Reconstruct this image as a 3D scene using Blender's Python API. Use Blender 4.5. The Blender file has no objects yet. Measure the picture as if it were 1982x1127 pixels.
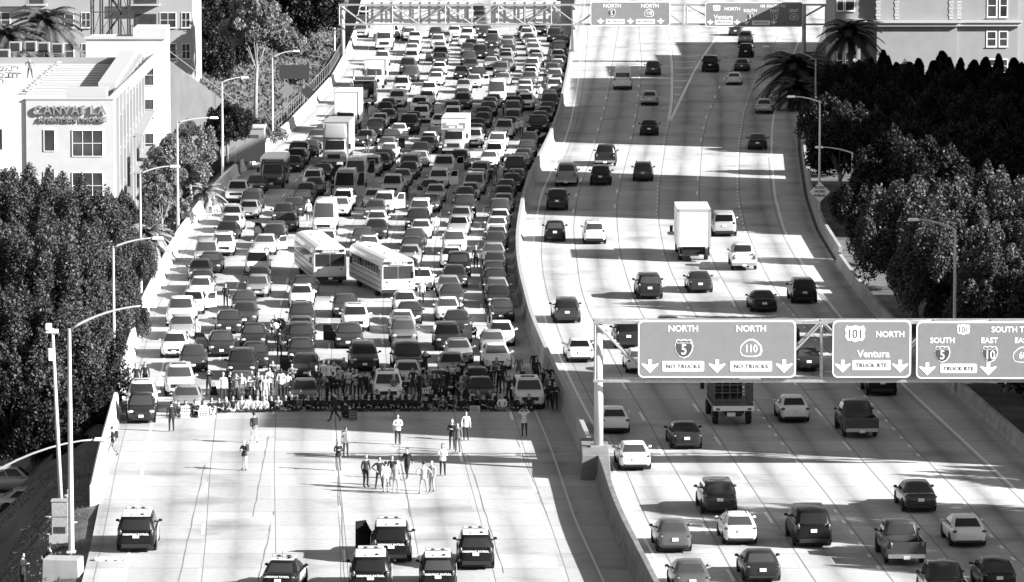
import bpy, bmesh, math, random
import numpy as np
from mathutils import Vector, Matrix
random.seed(7); RNG = np.random.default_rng(11)
SC = bpy.context.scene; COL = SC.collection
# ---------------- camera, sky, sun, exposure ----------------
F, H0 = 10100.0, 42.5                      # focal length in photo pixels, camera height (m)
TH = math.atan(1120.0 / F)
cam = bpy.data.cameras.new('camera'); camo = bpy.data.objects.new('camera', cam); COL.objects.link(camo)
camo.location = (0, 0, H0); camo.rotation_euler = (math.pi/2 - TH, 0, 0)
cam.sensor_width = 36; cam.lens = 36*F/1982; cam.clip_start = 1; cam.clip_end = 9000
SC.camera = camo
SUN_EL, SUN_ROT = math.radians(25), math.radians(111)   # rotation from +Y clockwise: sun to the right and behind the camera
w = bpy.data.worlds.new('World'); SC.world = w; w.use_nodes = True
nt = w.node_tree; nt.nodes.clear()
sky = nt.nodes.new('ShaderNodeTexSky'); sky.sky_type = 'NISHITA'; sky.sun_disc = False
sky.sun_elevation = SUN_EL; sky.sun_rotation = SUN_ROT
bw = nt.nodes.new('ShaderNodeRGBToBW'); bg = nt.nodes.new('ShaderNodeBackground'); bg.inputs[1].default_value = 0.053
ou = nt.nodes.new('ShaderNodeOutputWorld')
nt.links.new(sky.outputs[0], bw.inputs[0]); nt.links.new(bw.outputs[0], bg.inputs[0]); nt.links.new(bg.outputs[0], ou.inputs[0])
sl = bpy.data.lights.new('sun', 'SUN'); sl.energy = 4.9; sl.angle = math.radians(.5); sl.color = (1, 1, 1)
so = bpy.data.objects.new('sun', sl); COL.objects.link(so)
S2 = Vector((math.cos(math.radians(21))*math.cos(SUN_EL), -math.sin(math.radians(21))*math.cos(SUN_EL), math.sin(SUN_EL)))
so.rotation_euler = S2.to_track_quat('Z', 'Y').to_euler(); so.location = (80, 200, 120)
SC.view_settings.view_transform = 'Standard'; SC.view_settings.look = 'None'
SC.view_settings.exposure = 1.68; SC.view_settings.gamma = 1
SC.cycles.max_bounces = 5; SC.cycles.diffuse_bounces = 2; SC.cycles.glossy_bounces = 3

# ---------------- photogrammetry helpers: photo pixel -> point on a level or at a distance ----------------
ct, st = math.cos(TH), math.sin(TH)
def G(px, py, z=0.0):
    a = (px-991)/F; b = -(py-563.5)/F
    dy = ct + b*st; dz = -st + b*ct
    t = (z-H0)/dz
    return a*t, dy*t
def Wp(px, py, Y):
    a = (px-991)/F; b = -(py-563.5)/F
    dy = ct + b*st; dz = -st + b*ct
    t = Y/dy
    return Vector((a*t, Y, H0+dz*t))
def sstep(x): x = max(0., min(1., x)); return x*x*(3-2*x)
YG = np.arange(225, 860, 2.0)
def curve(pts, z=0.0, smooth=9):
    q = sorted([G(x, y, z)[::-1] for x, y in pts]); ys = np.array([a for a, b in q]); xs = np.array([b for a, b in q])
    v = np.interp(YG, ys, xs)
    s0 = (xs[1]-xs[0])/(ys[1]-ys[0]); s1 = (xs[-1]-xs[-2])/(ys[-1]-ys[-2])
    v = np.where(YG < ys[0], xs[0]+(YG-ys[0])*s0, v); v = np.where(YG > ys[-1], xs[-1]+(YG-ys[-1])*s1, v)
    k = np.hanning(smooth+2)[1:-1]; k /= k.sum()
    p = smooth//2; vp = np.concatenate([v[0]+(v[0]-v[p:0:-1]), v, v[-1]+(v[-1]-v[-2:-2-p:-1])])
    v = np.convolve(vp, k, 'valid')
    return lambda Y: float(np.interp(Y, YG, v))
def slope(f, Y): return (f(Y+3)-f(Y-3))/6

# ---------------- materials ----------------
MATS = {}
def mat(name, c, rough=.6, metal=0., var=0., scale=8., coat=0., spec=.5, island=0., emit=0.):
    if name in MATS: return MATS[name]
    m = bpy.data.materials.new(name); m.use_nodes = True; n = m.node_tree; b = n.nodes['Principled BSDF']
    b.inputs['Base Color'].default_value = (c, c, c, 1); b.inputs['Roughness'].default_value = rough
    b.inputs['Metallic'].default_value = metal; b.inputs['Coat Weight'].default_value = coat
    b.inputs['Specular IOR Level'].default_value = spec
    if emit: b.inputs['Emission Color'].default_value = (1, 1, 1, 1); b.inputs['Emission Strength'].default_value = emit
    if var or island:
        t = n.nodes.new('ShaderNodeTexNoise'); t.inputs['Scale'].default_value = scale; t.inputs['Detail'].default_value = 5
        g = n.nodes.new('ShaderNodeTexCoord'); n.links.new(g.outputs['Object'], t.inputs['Vector'])
        r = n.nodes.new('ShaderNodeMapRange'); r.inputs[1].default_value = .3; r.inputs[2].default_value = .7
        r.inputs[3].default_value = c*(1-var); r.inputs[4].default_value = c*(1+var)
        n.links.new(t.outputs[0], r.inputs[0]); src = r.outputs[0]
        if island:
            ge = n.nodes.new('ShaderNodeNewGeometry'); r2 = n.nodes.new('ShaderNodeMapRange')
            r2.inputs[3].default_value = 1-island; r2.inputs[4].default_value = 1+island
            n.links.new(ge.outputs['Random Per Island'], r2.inputs[0])
            mu = n.nodes.new('ShaderNodeMath'); mu.operation = 'MULTIPLY'
            n.links.new(src, mu.inputs[0]); n.links.new(r2.outputs[0], mu.inputs[1]); src = mu.outputs[0]
        n.links.new(src, b.inputs['Base Color'])
    MATS[name] = m; return m
def leafmat(name, c, tr=.25):
    if name in MATS: return MATS[name]
    m = mat(name, c, .55, var=.45, scale=.45, island=.35, spec=.3); n = m.node_tree; b = n.nodes['Principled BSDF']
    out = n.nodes['Material Output']; t = n.nodes.new('ShaderNodeBsdfTranslucent'); t.inputs[0].default_value = (c*.8,)*3+(1,)
    mx = n.nodes.new('ShaderNodeMixShader'); mx.inputs[0].default_value = tr
    n.links.new(b.outputs[0], mx.inputs[1]); n.links.new(t.outputs[0], mx.inputs[2]); n.links.new(mx.outputs[0], out.inputs[0]); return m
def concrete(name, c, lane=3.6, wear=.3, slab=4.6):
    """pavement: UV is (metres across, metres along)"""
    m = bpy.data.materials.new(name); m.use_nodes = True; n = m.node_tree; L = n.links.new; b = n.nodes['Principled BSDF']
    b.inputs['Roughness'].default_value = .85; b.inputs['Specular IOR Level'].default_value = .2
    uv = n.nodes.new('ShaderNodeUVMap'); uv.uv_map = 'uv'; sp = n.nodes.new('ShaderNodeSeparateXYZ'); L(uv.outputs[0], sp.inputs[0])
    def M(op, a, bb=None, c2=None):
        x = n.nodes.new('ShaderNodeMath'); x.operation = op
        for i, v in enumerate((a, bb, c2)):
            if v is None: continue
            if isinstance(v, (int, float)): x.inputs[i].default_value = v
            else: L(v, x.inputs[i])
        return x.outputs[0]
    u, v = sp.outputs[0], sp.outputs[1]
    fu = M('FRACT', M('DIVIDE', u, lane))
    oil = M('POWER', M('SUBTRACT', 1, M('MULTIPLY', M('ABSOLUTE', M('SUBTRACT', fu, .5)), 2.0)), 2.2)   # dark drip line mid-lane
    nz = n.nodes.new('ShaderNodeTexNoise'); nz.inputs['Scale'].default_value = 1; nz.inputs['Detail'].default_value = 6
    cb = n.nodes.new('ShaderNodeCombineXYZ'); L(M('MULTIPLY', u, .9), cb.inputs[0]); L(M('MULTIPLY', v, .07), cb.inputs[1]); L(cb.outputs[0], nz.inputs['Vector'])
    nf = n.nodes.new('ShaderNodeTexNoise'); nf.inputs['Scale'].default_value = 2.2; nf.inputs['Detail'].default_value = 8; nf.inputs['Roughness'].default_value = .7
    L(uv.outputs[0], nf.inputs['Vector'])
    wn = n.nodes.new('ShaderNodeTexWhiteNoise'); wn.noise_dimensions = '2D'; c3 = n.nodes.new('ShaderNodeCombineXYZ')
    L(M('FLOOR', M('DIVIDE', u, lane)), c3.inputs[0]); L(M('FLOOR', M('DIVIDE', v, slab)), c3.inputs[1]); L(c3.outputs[0], wn.inputs[0])
    fj = M('LESS_THAN', M('FRACT', M('DIVIDE', v, slab)), .022)
    col = M('MULTIPLY', c, M('SUBTRACT', 1.06, M('MULTIPLY', oil, M('MULTIPLY', wear, M('MULTIPLY', nz.outputs[0], 1.9)))))
    col = M('MULTIPLY', col, M('ADD', .88, M('MULTIPLY', wn.outputs[0], .2)))
    col = M('MULTIPLY', col, M('ADD', .72, M('MULTIPLY', nf.outputs[0], .56)))
    col = M('MULTIPLY', col, M('SUBTRACT', 1, M('MULTIPLY', fj, .45)))
    st_ = n.nodes.new('ShaderNodeTexNoise'); st_.inputs['Scale'].default_value = .16; st_.inputs['Detail'].default_value = 3; L(uv.outputs[0], st_.inputs['Vector'])
    mr = n.nodes.new('ShaderNodeMapRange'); mr.inputs[1].default_value = .56; mr.inputs[2].default_value = .72; mr.inputs[3].default_value = 1; mr.inputs[4].default_value = .62; L(st_.outputs[0], mr.inputs[0])
    col = M('MULTIPLY', col, mr.outputs[0])
    L(col, b.inputs['Base Color']); return m

# ---------------- mesh builder ----------------
class MB:
    def __init__(s): s.v = []; s.f = []; s.m = []; s.uv = None
    def add(s, vs, fs, mi=0):
        o = len(s.v); s.v += [tuple(p) for p in vs]; s.f += [tuple(i+o for i in f) for f in fs]; s.m += [mi]*len(fs); return s
    def box(s, x0, x1, y0, y1, z0, z1, mi=0, tx=0, ty=0):
        x0, x1 = min(x0, x1), max(x0, x1); y0, y1 = min(y0, y1), max(y0, y1)
        v = [(x0,y0,z0),(x1,y0,z0),(x1,y1,z0),(x0,y1,z0),(x0+tx,y0+ty,z1),(x1-tx,y0+ty,z1),(x1-tx,y1-ty,z1),(x0+tx,y1-ty,z1)]
        return s.add(v, [(3,2,1,0),(4,5,6,7),(0,1,5,4),(1,2,6,5),(2,3,7,6),(3,0,4,7)], mi)
    def bar(s, a, b, w=.05, mi=0, n=4):
        return s.tube([a, b], [w, w], n, mi)
    def tube(s, pts, rad, n=8, mi=0, cap=True):
        pts = [Vector(p) for p in pts]; rings = []
        for i, p in enumerate(pts):
            d = (pts[min(i+1, len(pts)-1)]-pts[max(i-1, 0)]).normalized()
            up = Vector((0, 0, 1)) if abs(d.z) < .9 else Vector((0, 1, 0))
            a = d.cross(up).normalized(); b = d.cross(a).normalized()
            r = rad[i] if hasattr(rad, '__len__') else rad
            rings.append([p+a*(r*math.cos(2*math.pi*(k+.5)/n))+b*(r*math.sin(2*math.pi*(k+.5)/n)) for k in range(n)])
        vs = [q for r in rings for q in r]; fs = []
        for i in range(len(pts)-1):
            for k in range(n): fs.append((i*n+k, i*n+(k+1) % n, (i+1)*n+(k+1) % n, (i+1)*n+k))
        if cap: fs += [tuple(range(n))[::-1], tuple((len(pts)-1)*n+k for k in range(n))]
        return s.add(vs, fs, mi)
    def prism(s, poly, y0, y1, mi=0, axis='y'):
        """poly of (a,z) extruded along y (or x)"""
        n = len(poly)
        f = (lambda a, z, t: (a, t, z)) if axis == 'y' else (lambda a, z, t: (t, a, z))
        v = [f(a, z, y0) for a, z in poly]+[f(a, z, y1) for a, z in poly]
        return s.add(v, [tuple(range(n)), tuple(range(2*n-1, n-1, -1))]+[(i, (i+1) % n+0, (i+1) % n+n, i+n)[::-1] for i in range(n)], mi)
    def ball(s, c, r, nu=10, nv=7, mi=0):
        rx, ry, rz = r if hasattr(r, '__len__') else (r, r, r); v = []; f = []
        for j in range(nv+1):
            t = math.pi*j/nv
            for i in range(nu): p = 2*math.pi*i/nu; v.append((c[0]+rx*math.sin(t)*math.cos(p), c[1]+ry*math.sin(t)*math.sin(p), c[2]+rz*math.cos(t)))
        for j in range(nv):
            for i in range(nu): f.append((j*nu+i, (j+1)*nu+i, (j+1)*nu+(i+1) % nu, j*nu+(i+1) % nu))
        return s.add(v, f, mi)
    def mesh(s, name, mats, smooth=False, bevel=0, sub=0):
        me = bpy.data.meshes.new(name); me.from_pydata(s.v, [], s.f)
        for m in (mats if isinstance(mats, (list, tuple)) else [mats]): me.materials.append(m)
        me.polygons.foreach_set('material_index', s.m)
        if bevel or sub:
            bm = bmesh.new(); bm.from_mesh(me)
            if bevel:
                es = [e for e in bm.edges if len(e.link_faces) == 2 and e.calc_face_angle(0) > .6]
                bmesh.ops.bevel(bm, geom=es, offset=bevel, segments=2, profile=.6, affect='EDGES', clamp_overlap=True)
            bm.to_mesh(me); bm.free()
            if sub:
                o = bpy.data.objects.new('tmp', me); COL.objects.link(o); md = o.modifiers.new('s', 'SUBSURF'); md.levels = md.render_levels = sub
                dg = bpy.context.evaluated_depsgraph_get(); me2 = bpy.data.meshes.new_from_object(o.evaluated_get(dg))
                bpy.data.objects.remove(o); bpy.data.meshes.remove(me); me = me2; me.name = name
        if smooth: me.polygons.foreach_set('use_smooth', [True]*len(me.polygons))
        me.update(); return me
    def build(s, name, mats, parent=None, **k):
        return link(name, s.mesh(name, mats, **k), parent)
def link(name, me, parent=None):
    o = bpy.data.objects.new(name, me); COL.objects.link(o)
    if parent: o.parent = parent
    return o
def tag(o, label=None, cat=None, group=None, kind=None):
    if label: o['label'] = label
    if cat: o['category'] = cat
    if group: o['group'] = group
    if kind: o['kind'] = kind
    return o
def thing(name, label, cat, loc=(0, 0, 0), rz=0, group=None):
    o = bpy.data.objects.new(name, None); COL.objects.link(o); o.location = loc; o.rotation_euler = (0, 0, rz); o.empty_display_size = .3
    return tag(o, label, cat, group)
def copy_tree(o, parent=None):
    c = o.copy(); COL.objects.link(c)
    if parent: c.parent = parent
    for ch in o.children: copy_tree(ch, c)
    return c
def text_mesh(txt, size, extrude=.01, m=None, align='CENTER', bold=0.0, spacing=1.0):
    cu = bpy.data.curves.new('t', 'FONT'); cu.body = txt; cu.size = size; cu.extrude = extrude; cu.align_x = align; cu.offset = bold; cu.resolution_u = 3
    cu.space_character = spacing
    o = bpy.data.objects.new('t', cu); COL.objects.link(o)
    me = bpy.data.meshes.new_from_object(o.evaluated_get(bpy.context.evaluated_depsgraph_get())); bpy.data.objects.remove(o)
    me.materials.clear()
    if m: me.materials.append(m)
    return me
def text(txt, size, loc, m, parent=None, rz=0, name='lettering', sx=1.0, **k):
    o = link(name, text_mesh(txt, size, m=m, **k), parent); o.location = loc; o.rotation_euler = (math.pi/2, 0, rz); o.scale = (sx, 1, 1); return o
ORD = 'zeroth first second third fourth fifth sixth seventh eighth ninth tenth eleventh twelfth thirteenth fourteenth fifteenth sixteenth seventeenth eighteenth nineteenth'.split()
TEN = {20: 'twent', 30: 'thirt', 40: 'fort', 50: 'fift', 60: 'sixt', 70: 'sevent'}
def ordw(n):
    if n < 20: return ORD[n]
    t = n//10*10; return TEN[t]+('ieth' if n == t else 'y-'+ORD[n-t])

# ---------------- road curves (traced on the photo, turned into ground plan) ----------------
XL = curve([(150,1160),(175,1060),(190,985),(207,900),(228,820),(255,705),(283,610),(315,545),(350,475),(400,405),(445,355),(510,300),(560,258),(610,205),(650,160),(672,120),(692,70),(703,20)])
XT = curve([(1268,1118),(1232,1048),(1201,989),(1181,952),(1156,885),(1129,818),(1104,766),(1079,719),(1062,682),(1040,632),(1026,597),(1017,560),(1009,530),(1003,495),(1001,454),(1004,425),(1011,383),(1022,340),(1040,305),(1064,257),(1080,215),(1092,165),(1100,125),(1108,60),(1112,20)], 1.45)  # median barrier axis
LA = curve([(1193,60),(1181,128),(1180,149),(1175,181),(1165,226),(1153,266),(1130,332),(1113,382),(1105,441),(1109,480),(1117,550),(1131,597),(1211,754),(1245,809),(1271,860),(1321,946),(1367,1028),(1417,1119)])
LB = curve([(1234,60),(1239,122),(1237,160),(1233,201),(1226,244),(1221,266),(1202,335),(1190,390),(1189,420),(1194,483),(1204,522),(1216,562),(1234,604),(1324,754),(1364,815),(1409,884),(1457,956),(1513,1039),(1560,1110)])
LC = curve([(1288,60),(1298,100),(1301,130),(1301,160),(1300,200),(1294,234),(1287,263),(1273,357),(1270,429),(1275,456),(1282,492),(1296,532),(1310,559),(1325,586),(1506,850),(1544,895),(1599,964),(1636,1015),(1680,1073),(1722,1127)])
LD = curve([(1415,130),(1394,166),(1385,185),(1367,227),(1356,271),(1349,366),(1350,420),(1360,470),(1385,527),(1408,567),(1431,609),(1602,820),(1661,889),(1726,965),(1805,1052),(1862,1125)])
LE = curve([(1478,120),(1466,144),(1450,184),(1438,221),(1430,275),(1427,317),(1427,381),(1438,438),(1451,471),(1466,507),(1491,556),(1515,586),(1750,854),(1819,923),(1877,986),(1929,1052),(1985,1105)])
LF = curve([(1530,120),(1512,165),(1503,197),(1495,240),(1493,296),(1500,381),(1518,447),(1551,507),(1587,563),(1625,612),(1741,738),(1831,822),(1913,898),(1976,957),(2040,1020)])
MH, MW = 1.4, .32
XR = lambda Y: LF(Y)+2.6
YN, YF = 238., 850.
def strip(name, fa, fb, z, m, y0=YN, y1=YF, step=3., org=None, kind='structure'):
    ys = np.arange(y0, y1+.01, step); v = []; uv = []
    for y in ys:
        a, b = fa(y), fb(y); o = org(y) if org else a
        v += [(a, y, z), (b, y, z)]; uv += [(a-o, y), (b-o, y)]
    f = [(2*i, 2*i+1, 2*i+3, 2*i+2) for i in range(len(ys)-1)]
    me = bpy.data.meshes.new(name); me.from_pydata(v, [], f); me.materials.append(m)
    ul = me.uv_layers.new(name='uv')
    for l in me.loops: ul.data[l.index].uv = uv[l.vertex_index]
    return tag(link(name, me), kind=kind)
M_road = concrete('freeway_concrete', .39, wear=.32); M_roadr = concrete('freeway_concrete_right', .43, wear=.45)
M_sh = concrete('shoulder_concrete', .33, wear=.1)
M_line = mat('road_paint_white', .78, .6, var=.15, scale=3); M_joint = mat('joint_sealant', .17, .8); M_liney = mat('road_paint_yellow', .5, .6, var=.2)
M_conc = mat('barrier_concrete', .3, .8, var=.12, scale=1.5); M_dirt = mat('dirt', .09, .95, var=.5, scale=.35)
strip('left_roadway', XL, XT, 0, M_road, org=lambda y: XL(y)+2.1)
strip('right_roadway', XT, XR, 0, M_roadr, org=lambda y: LA(y))
# ground sheet
def zter(X, Y):
    Yc = min(max(Y, 230), 850); l = XL(Yc)-.35; r = XR(Yc)+.4
    if X < l:
        d = l-X; low = -5.5*sstep((d-.6)/9) - 3*sstep((d-9)/25)
        if Y < 292: low = -.12-4.7*sstep((d-1.4)/5.2)
        high = 5*sstep((d-1.5)/16)+3*sstep((d-16)/30)
        t = sstep((Y-505)/50); return -.1 + low*(1-t) + high*t
    if X > r: return -.1
    return -.1
gx = np.concatenate([[-4000,-1500,-500,-200,-140,-110], np.arange(-90, 92, 2.5), [110,140,200,500,1500,4000]])
gy = np.concatenate([[-800,-100,100,180,215], np.arange(230, 860, 3), [900,1000,1300,2000,4500]])
v = [(x, y, zter(x, y)) for y in gy for x in gx]; nx = len(gx)
f = [(j*nx+i, j*nx+i+1, (j+1)*nx+i+1, (j+1)*nx+i) for j in range(len(gy)-1) for i in range(nx-1)]
me = bpy.data.meshes.new('ground'); me.from_pydata(v, [], f); me.materials.append(M_dirt); me.polygons.foreach_set('use_smooth', [True]*len(f))
tag(link('ground', me), kind='structure')
# lane markings and joints: one sheet each
def linebits(name, segs, m, z):
    mb = MB()
    for (fx, off, y0, y1, w) in segs:
        n = max(1, int((y1-y0)/6)); ys = np.linspace(y0, y1, n+1); o = len(mb.v)
        vs = []
        for y in ys: x = fx(y)+off; vs += [(x-w/2, y, z), (x+w/2, y, z)]
        mb.add(vs, [(2*i, 2*i+1, 2*i+3, 2*i+2) for i in range(n)])
    return tag(mb.build(name, m), kind='structure')
def dashes(fx, off, y0, y1, w=.17, on=3.66, per=14.63, ph=0):
    r = []; y = y0-((y0-ph) % per)
    while y < y1:
        if y > y0: r.append((fx, off, y, y+on, w))
        y += per
    return r
seg = []
LU = [2.1+3.62*i for i in range(7)]
for i, u in enumerate(LU):
    if i == 0: seg.append((XL, u-.05, YN, YF, .16))
    else: seg += dashes(XL, u, YN, YF, ph=3*i+2)
seg += dashes(LA, 0, YN, YF, ph=5)+dashes(LB, 0, YN, YF, ph=9)
seg += dashes(LC, 0, YN, 545, ph=2, on=1.1, per=3.7, w=.16)+[(LC, 0, 545, YF, .3)]
seg += dashes(LD, 0, YN, 660, ph=7)+dashes(LE, 0, YN, 640, ph=1, on=1.1, per=3.7, w=.16)+[(LF, 0, YN, 700, .17)]
seg.append((XT, 1.25, YN, YF, .15))
GR = curve([(1399,57),(1370,96),(1346,133),(1325,176),(1296,237)]); seg.append((GR, 0, 545, 700, .3))
linebits('lane_markings', seg, M_line, .006)
mb = MB()
for k in range(9):                                     # gore chevrons
    y = 560+k*11.; a, b = LC(y)+.25, GR(y)-.25; mdl = (a+b)/2
    for (p, q) in (((a, y+1.2), (mdl, y)), ((mdl, y), (b, y+1.2))):
        mb.add([(p[0], p[1]-.45, .007), (q[0], q[1]-.45, .007), (q[0], q[1]+.55, .007), (p[0], p[1]+.55, .007)], [(0,1,2,3)])
tag(mb.build('gore_chevrons', M_line), kind='structure')
linebits('median_edge_line', [(XT, -2.5+.6, YN, 380, .12)], M_liney, .006)
js = [(XL, u+.16, YN, YF, .04) for u in LU[1:]]+[(XL, .55, YN, YF, .05)]+[(f_, .2, YN, YF, .07) for f_ in (LA, LB, LC)]+[(LD, .2, YN, 690, .07), (LE, .2, YN, 690, .07), (LF, -.3, YN, 500, .07), (XT, 1.9, YN, YF, .07)]
linebits('slab_joints', js, M_joint, .004)
mb = MB()                                              # wandering cracks in the left slabs
for (x0, y0, x1, y1) in [(520,845,490,1000),(397,900,345,1127),(530,990,500,1127),(652,850,660,1127),(648,790,668,1127),(770,870,795,1000),(905,880,975,1110),(1000,850,1060,1000)]:
    a, b = G(x0, y0), G(x1, y1); n = 16; pts = []
    for i in range(n+1): t = i/n; pts.append((a[0]+(b[0]-a[0])*t+random.uniform(-.04, .04)*(0 < i < n), a[1]+(b[1]-a[1])*t))
    for i in range(n):
        p, q = pts[i], pts[i+1]; ww = random.uniform(.012, .035); mb.add([(p[0]-ww, p[1], .008), (p[0]+ww, p[1], .008), (q[0]+ww, q[1], .008), (q[0]-ww, q[1], .008)], [(0,1,2,3)])
tag(mb.build('pavement_cracks', M_joint), kind='structure')
# ---------------- barriers ----------------
def wall_sweep(fx, prof, y0, y1, m, name, label, step=4., cat='barrier', mi=0):
    ys = np.linspace(y0, y1, int((y1-y0)/step)+1); k = len(prof); mb = MB(); v = []
    for y in ys:
        for (a, z) in prof: v.append((fx(y)+a, y, z))
    f = [(i*k+j, i*k+j+1, (i+1)*k+j+1, (i+1)*k+j) for i in range(len(ys)-1) for j in range(k-1)]
    f += [tuple(range(k))[::-1], tuple((len(ys)-1)*k+j for j in range(k))]
    mb.add(v, f); o = mb.build(name, m); return tag(o, label, cat)
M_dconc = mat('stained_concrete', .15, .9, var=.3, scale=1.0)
JP = [(-.33,-.3),(-.33,.08),(-.2,.33),(-.13,MH),(.13,MH),(.2,.33),(.33,.08),(.33,-.3)]
ygb = G(1160, 912)[1]
wall_sweep(XT, JP, ygb+3.5, YF, M_conc, 'median_barrier', 'long curved concrete barrier between the jammed and the moving roadways')
XTn = lambda Y: XT(Y)+.25*sstep((Y-ygb+30)/25)
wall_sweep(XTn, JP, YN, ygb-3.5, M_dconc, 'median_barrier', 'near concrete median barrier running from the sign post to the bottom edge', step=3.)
mb = MB(); gxp = XT(ygb)+.25
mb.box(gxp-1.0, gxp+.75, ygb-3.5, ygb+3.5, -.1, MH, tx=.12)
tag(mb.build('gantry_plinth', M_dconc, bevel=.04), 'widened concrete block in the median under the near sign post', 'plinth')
PL = [(-.5,-6),(-.5,1.02),(-.42,1.06),(-.22,1.06),(-.17,1.0),(-.06,.3),(.08,.08),(.08,-.3)]
yend = G(190, 975)[1]
wall_sweep(XL, PL, yend, 480, mat('parapet_concrete', .62, .8, var=.1, scale=1.2), 'left_parapet', 'long white concrete parapet along the left shoulder of the jammed road')
wall_sweep(XL, [(-.4,-.5),(-.4,1.0),(-.16,1.0),(-.06,.3),(.08,.08),(.08,-.3)], 485, YF, mat('parapet_concrete', .62), 'left_parapet', 'far concrete parapet beyond the box trucks, along the wooded hillside')
mb = MB()
for y in np.arange(484, 640, 3.2):
    x = XL(y)-.75; mb.bar((x, y, -.1), (x, y, 2.3), .04)
for z in (1.1, 2.25):
    ys = np.arange(484, 641, 6.4); mb.tube([(XL(y)-.75, y, z) for y in ys], .025, 4)
tag(mb.build('chain_fence', mat('fence_metal', .35, .5, .5)), 'thin metal post fence along the outside of the far left parapet', 'fence')
yr1 = G(1590, 440)[1]
RP = [(-.1,-.3),(-.1,.08),(0,.3),(.05,.95),(.3,.95),(.3,-.3)]
wall_sweep(XR, RP, YN, 402, mat('side_barrier', .3, .85, var=.25, scale=.8), 'right_barrier', 'low concrete side barrier right of the moving traffic, near stretch')
wall_sweep(lambda y: XR(y)+.4, RP, 406, 520, mat('side_barrier', .3), 'right_barrier', 'far side barrier behind the diamond sign, bending away up the right shoulder')

# ---------------- gantries ----------------
M_gal = mat('galvanised_steel', .42, .45, .6, var=.15, scale=4); M_pole = mat('painted_pole', .5, .5, .1, var=.08)
M_sign = mat('sign_sheet', .2, .5, var=.05, scale=2); M_white = mat('sign_white', .85, .5); M_blk = mat('sign_black', .03, .5)
M_shield = mat('sign_shield_dark', .06, .5); M_back = mat('sign_back_aluminium', .48, .5, .0, var=.1)
def outline(mb, poly, y0, y1, mi): mb.prism(poly, y0, y1, mi)
def rrect(x0, x1, z0, z1, r, n=4):
    p = []
    for cx, cz, a0 in ((x1-r, z1-r, 0), (x0+r, z1-r, 90), (x0+r, z0+r, 180), (x1-r, z0+r, 270)):
        for k in range(n+1): a = math.radians(a0+90*k/n); p.append((cx+r*math.cos(a), cz+r*math.sin(a)))
    return p
SHI = [(0,-.62),(.3,-.5),(.52,-.2),(.58,.1),(.5,.4),(.42,.52),(.2,.46),(0,.52),(-.2,.46),(-.42,.52),(-.5,.4),(-.58,.1),(-.52,-.2),(-.3,-.5)]
SHU = [(0,-.62),(.25,-.52),(.55,-.5),(.72,-.25),(.66,.05),(.74,.3),(.6,.58),(.3,.5),(0,.6),(-.3,.5),(-.6,.58),(-.74,.3),(-.66,.05),(-.72,-.25),(-.55,-.5),(-.25,-.52)]
SHC = [(-.55,-.5),(-.25,-.6),(.25,-.6),(.55,-.5),(.66,-.2),(.6,.15),(.35,.45),(.12,.6),(-.12,.6),(-.35,.45),(-.6,.15),(-.66,-.2)]
ARW = [(0,-.5),(.62,.12),(.62,.2),(.5,.2),(.14,.08),(.14,.5),(-.14,.5),(-.14,.08),(-.5,.2),(-.62,.2),(-.62,.12)]
def plate(parent, poly, cx, cz, y, k, m, name, dy=.012, kx=1):
    mb = MB(); mb.prism([(cx+a*k*kx, cz+b*k) for a, b in poly], y-dy, y, 0); return mb.build(name, m, parent)
def sign_panel(x0, x1, z0, z1, items, y, label):
    """panel facing the camera; items placed by fraction of width/height"""
    t = thing('guide_sign', label, 'sign', ((x0+x1)/2, y, z0)); W = x1-x0; Hh = z1-z0
    mb = MB(); mb.prism(rrect(-W/2, W/2, 0, Hh, .3), -.05, .05); mb.build('border', M_white, t)
    mb = MB(); mb.prism(rrect(-W/2+.09, W/2-.09, .09, Hh-.09, .24), -.06, -.052); mb.build('panel', M_sign, t)
    for k in range(3): mb = MB(); xx = -W/2+W*(k+.5)/3; mb.box(xx-.05, xx+.05, .055, .16, .1, Hh-.1); mb.build('bracket', M_gal, t)
    for it in items:
        k, fx, fz = it[0], it[1], it[2]; cx = -W/2+fx*W; cz = fz*Hh
        if k == 't': o = text(it[3], it[4], (cx, -.068, cz-it[4]*.35), M_white, t, bold=.012, extrude=.006)
        elif k == 'a': plate(t, ARW, cx, cz, -.062, it[3], M_white, 'arrow')
        elif k == 'w':
            ww, hh = it[4], it[5]; mb = MB(); mb.prism(rrect(cx-ww/2, cx+ww/2, cz-hh/2, cz+hh/2, .08), -.075, -.062); p = mb.build('notice_plate', M_white, t)
            text(it[3], it[6], (cx, -.084, cz-it[6]*.35), M_blk, p, bold=.004, extrude=.006, spacing=1.1)
        elif k == 'i':
            p = plate(t, SHI, cx, cz, -.062, it[4]*1.1, M_white, 'route_shield', kx=.95); plate(p, SHI, cx, cz, -.076, it[4]*.98, M_shield, 'shield_face', kx=.95)
            text(it[3], it[4]*.95, (cx, -.095, cz-it[4]*.42), M_white, p, bold=.01, extrude=.004, sx=.85)
            text('INTERSTATE', it[4]*.17, (cx, -.095, cz+it[4]*.27), M_white, p, extrude=.004)
        elif k == 'u':
            p = plate(t, SHU, cx, cz, -.062, it[4], M_white, 'route_shield'); text(it[3], it[4]*.9, (cx, -.08, cz-it[4]*.32), M_blk, p, extrude=.004, sx=.9)
        elif k == 'c':
            p = plate(t, SHC, cx, cz, -.062, it[4], M_white, 'route_shield', kx=1.15); plate(p, SHC, cx, cz, -.076, it[4]*.86, M_sign, 'shield_face', kx=1.15)
            text(it[3], it[4]*.72, (cx, -.09, cz-it[4]*.28), M_white, p, bold=.008, extrude=.004, sx=.8)
    return t
def small_caps(first, rest, fx, fz, s, W):
    return [('t', fx, fz, first+rest, s)]
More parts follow.
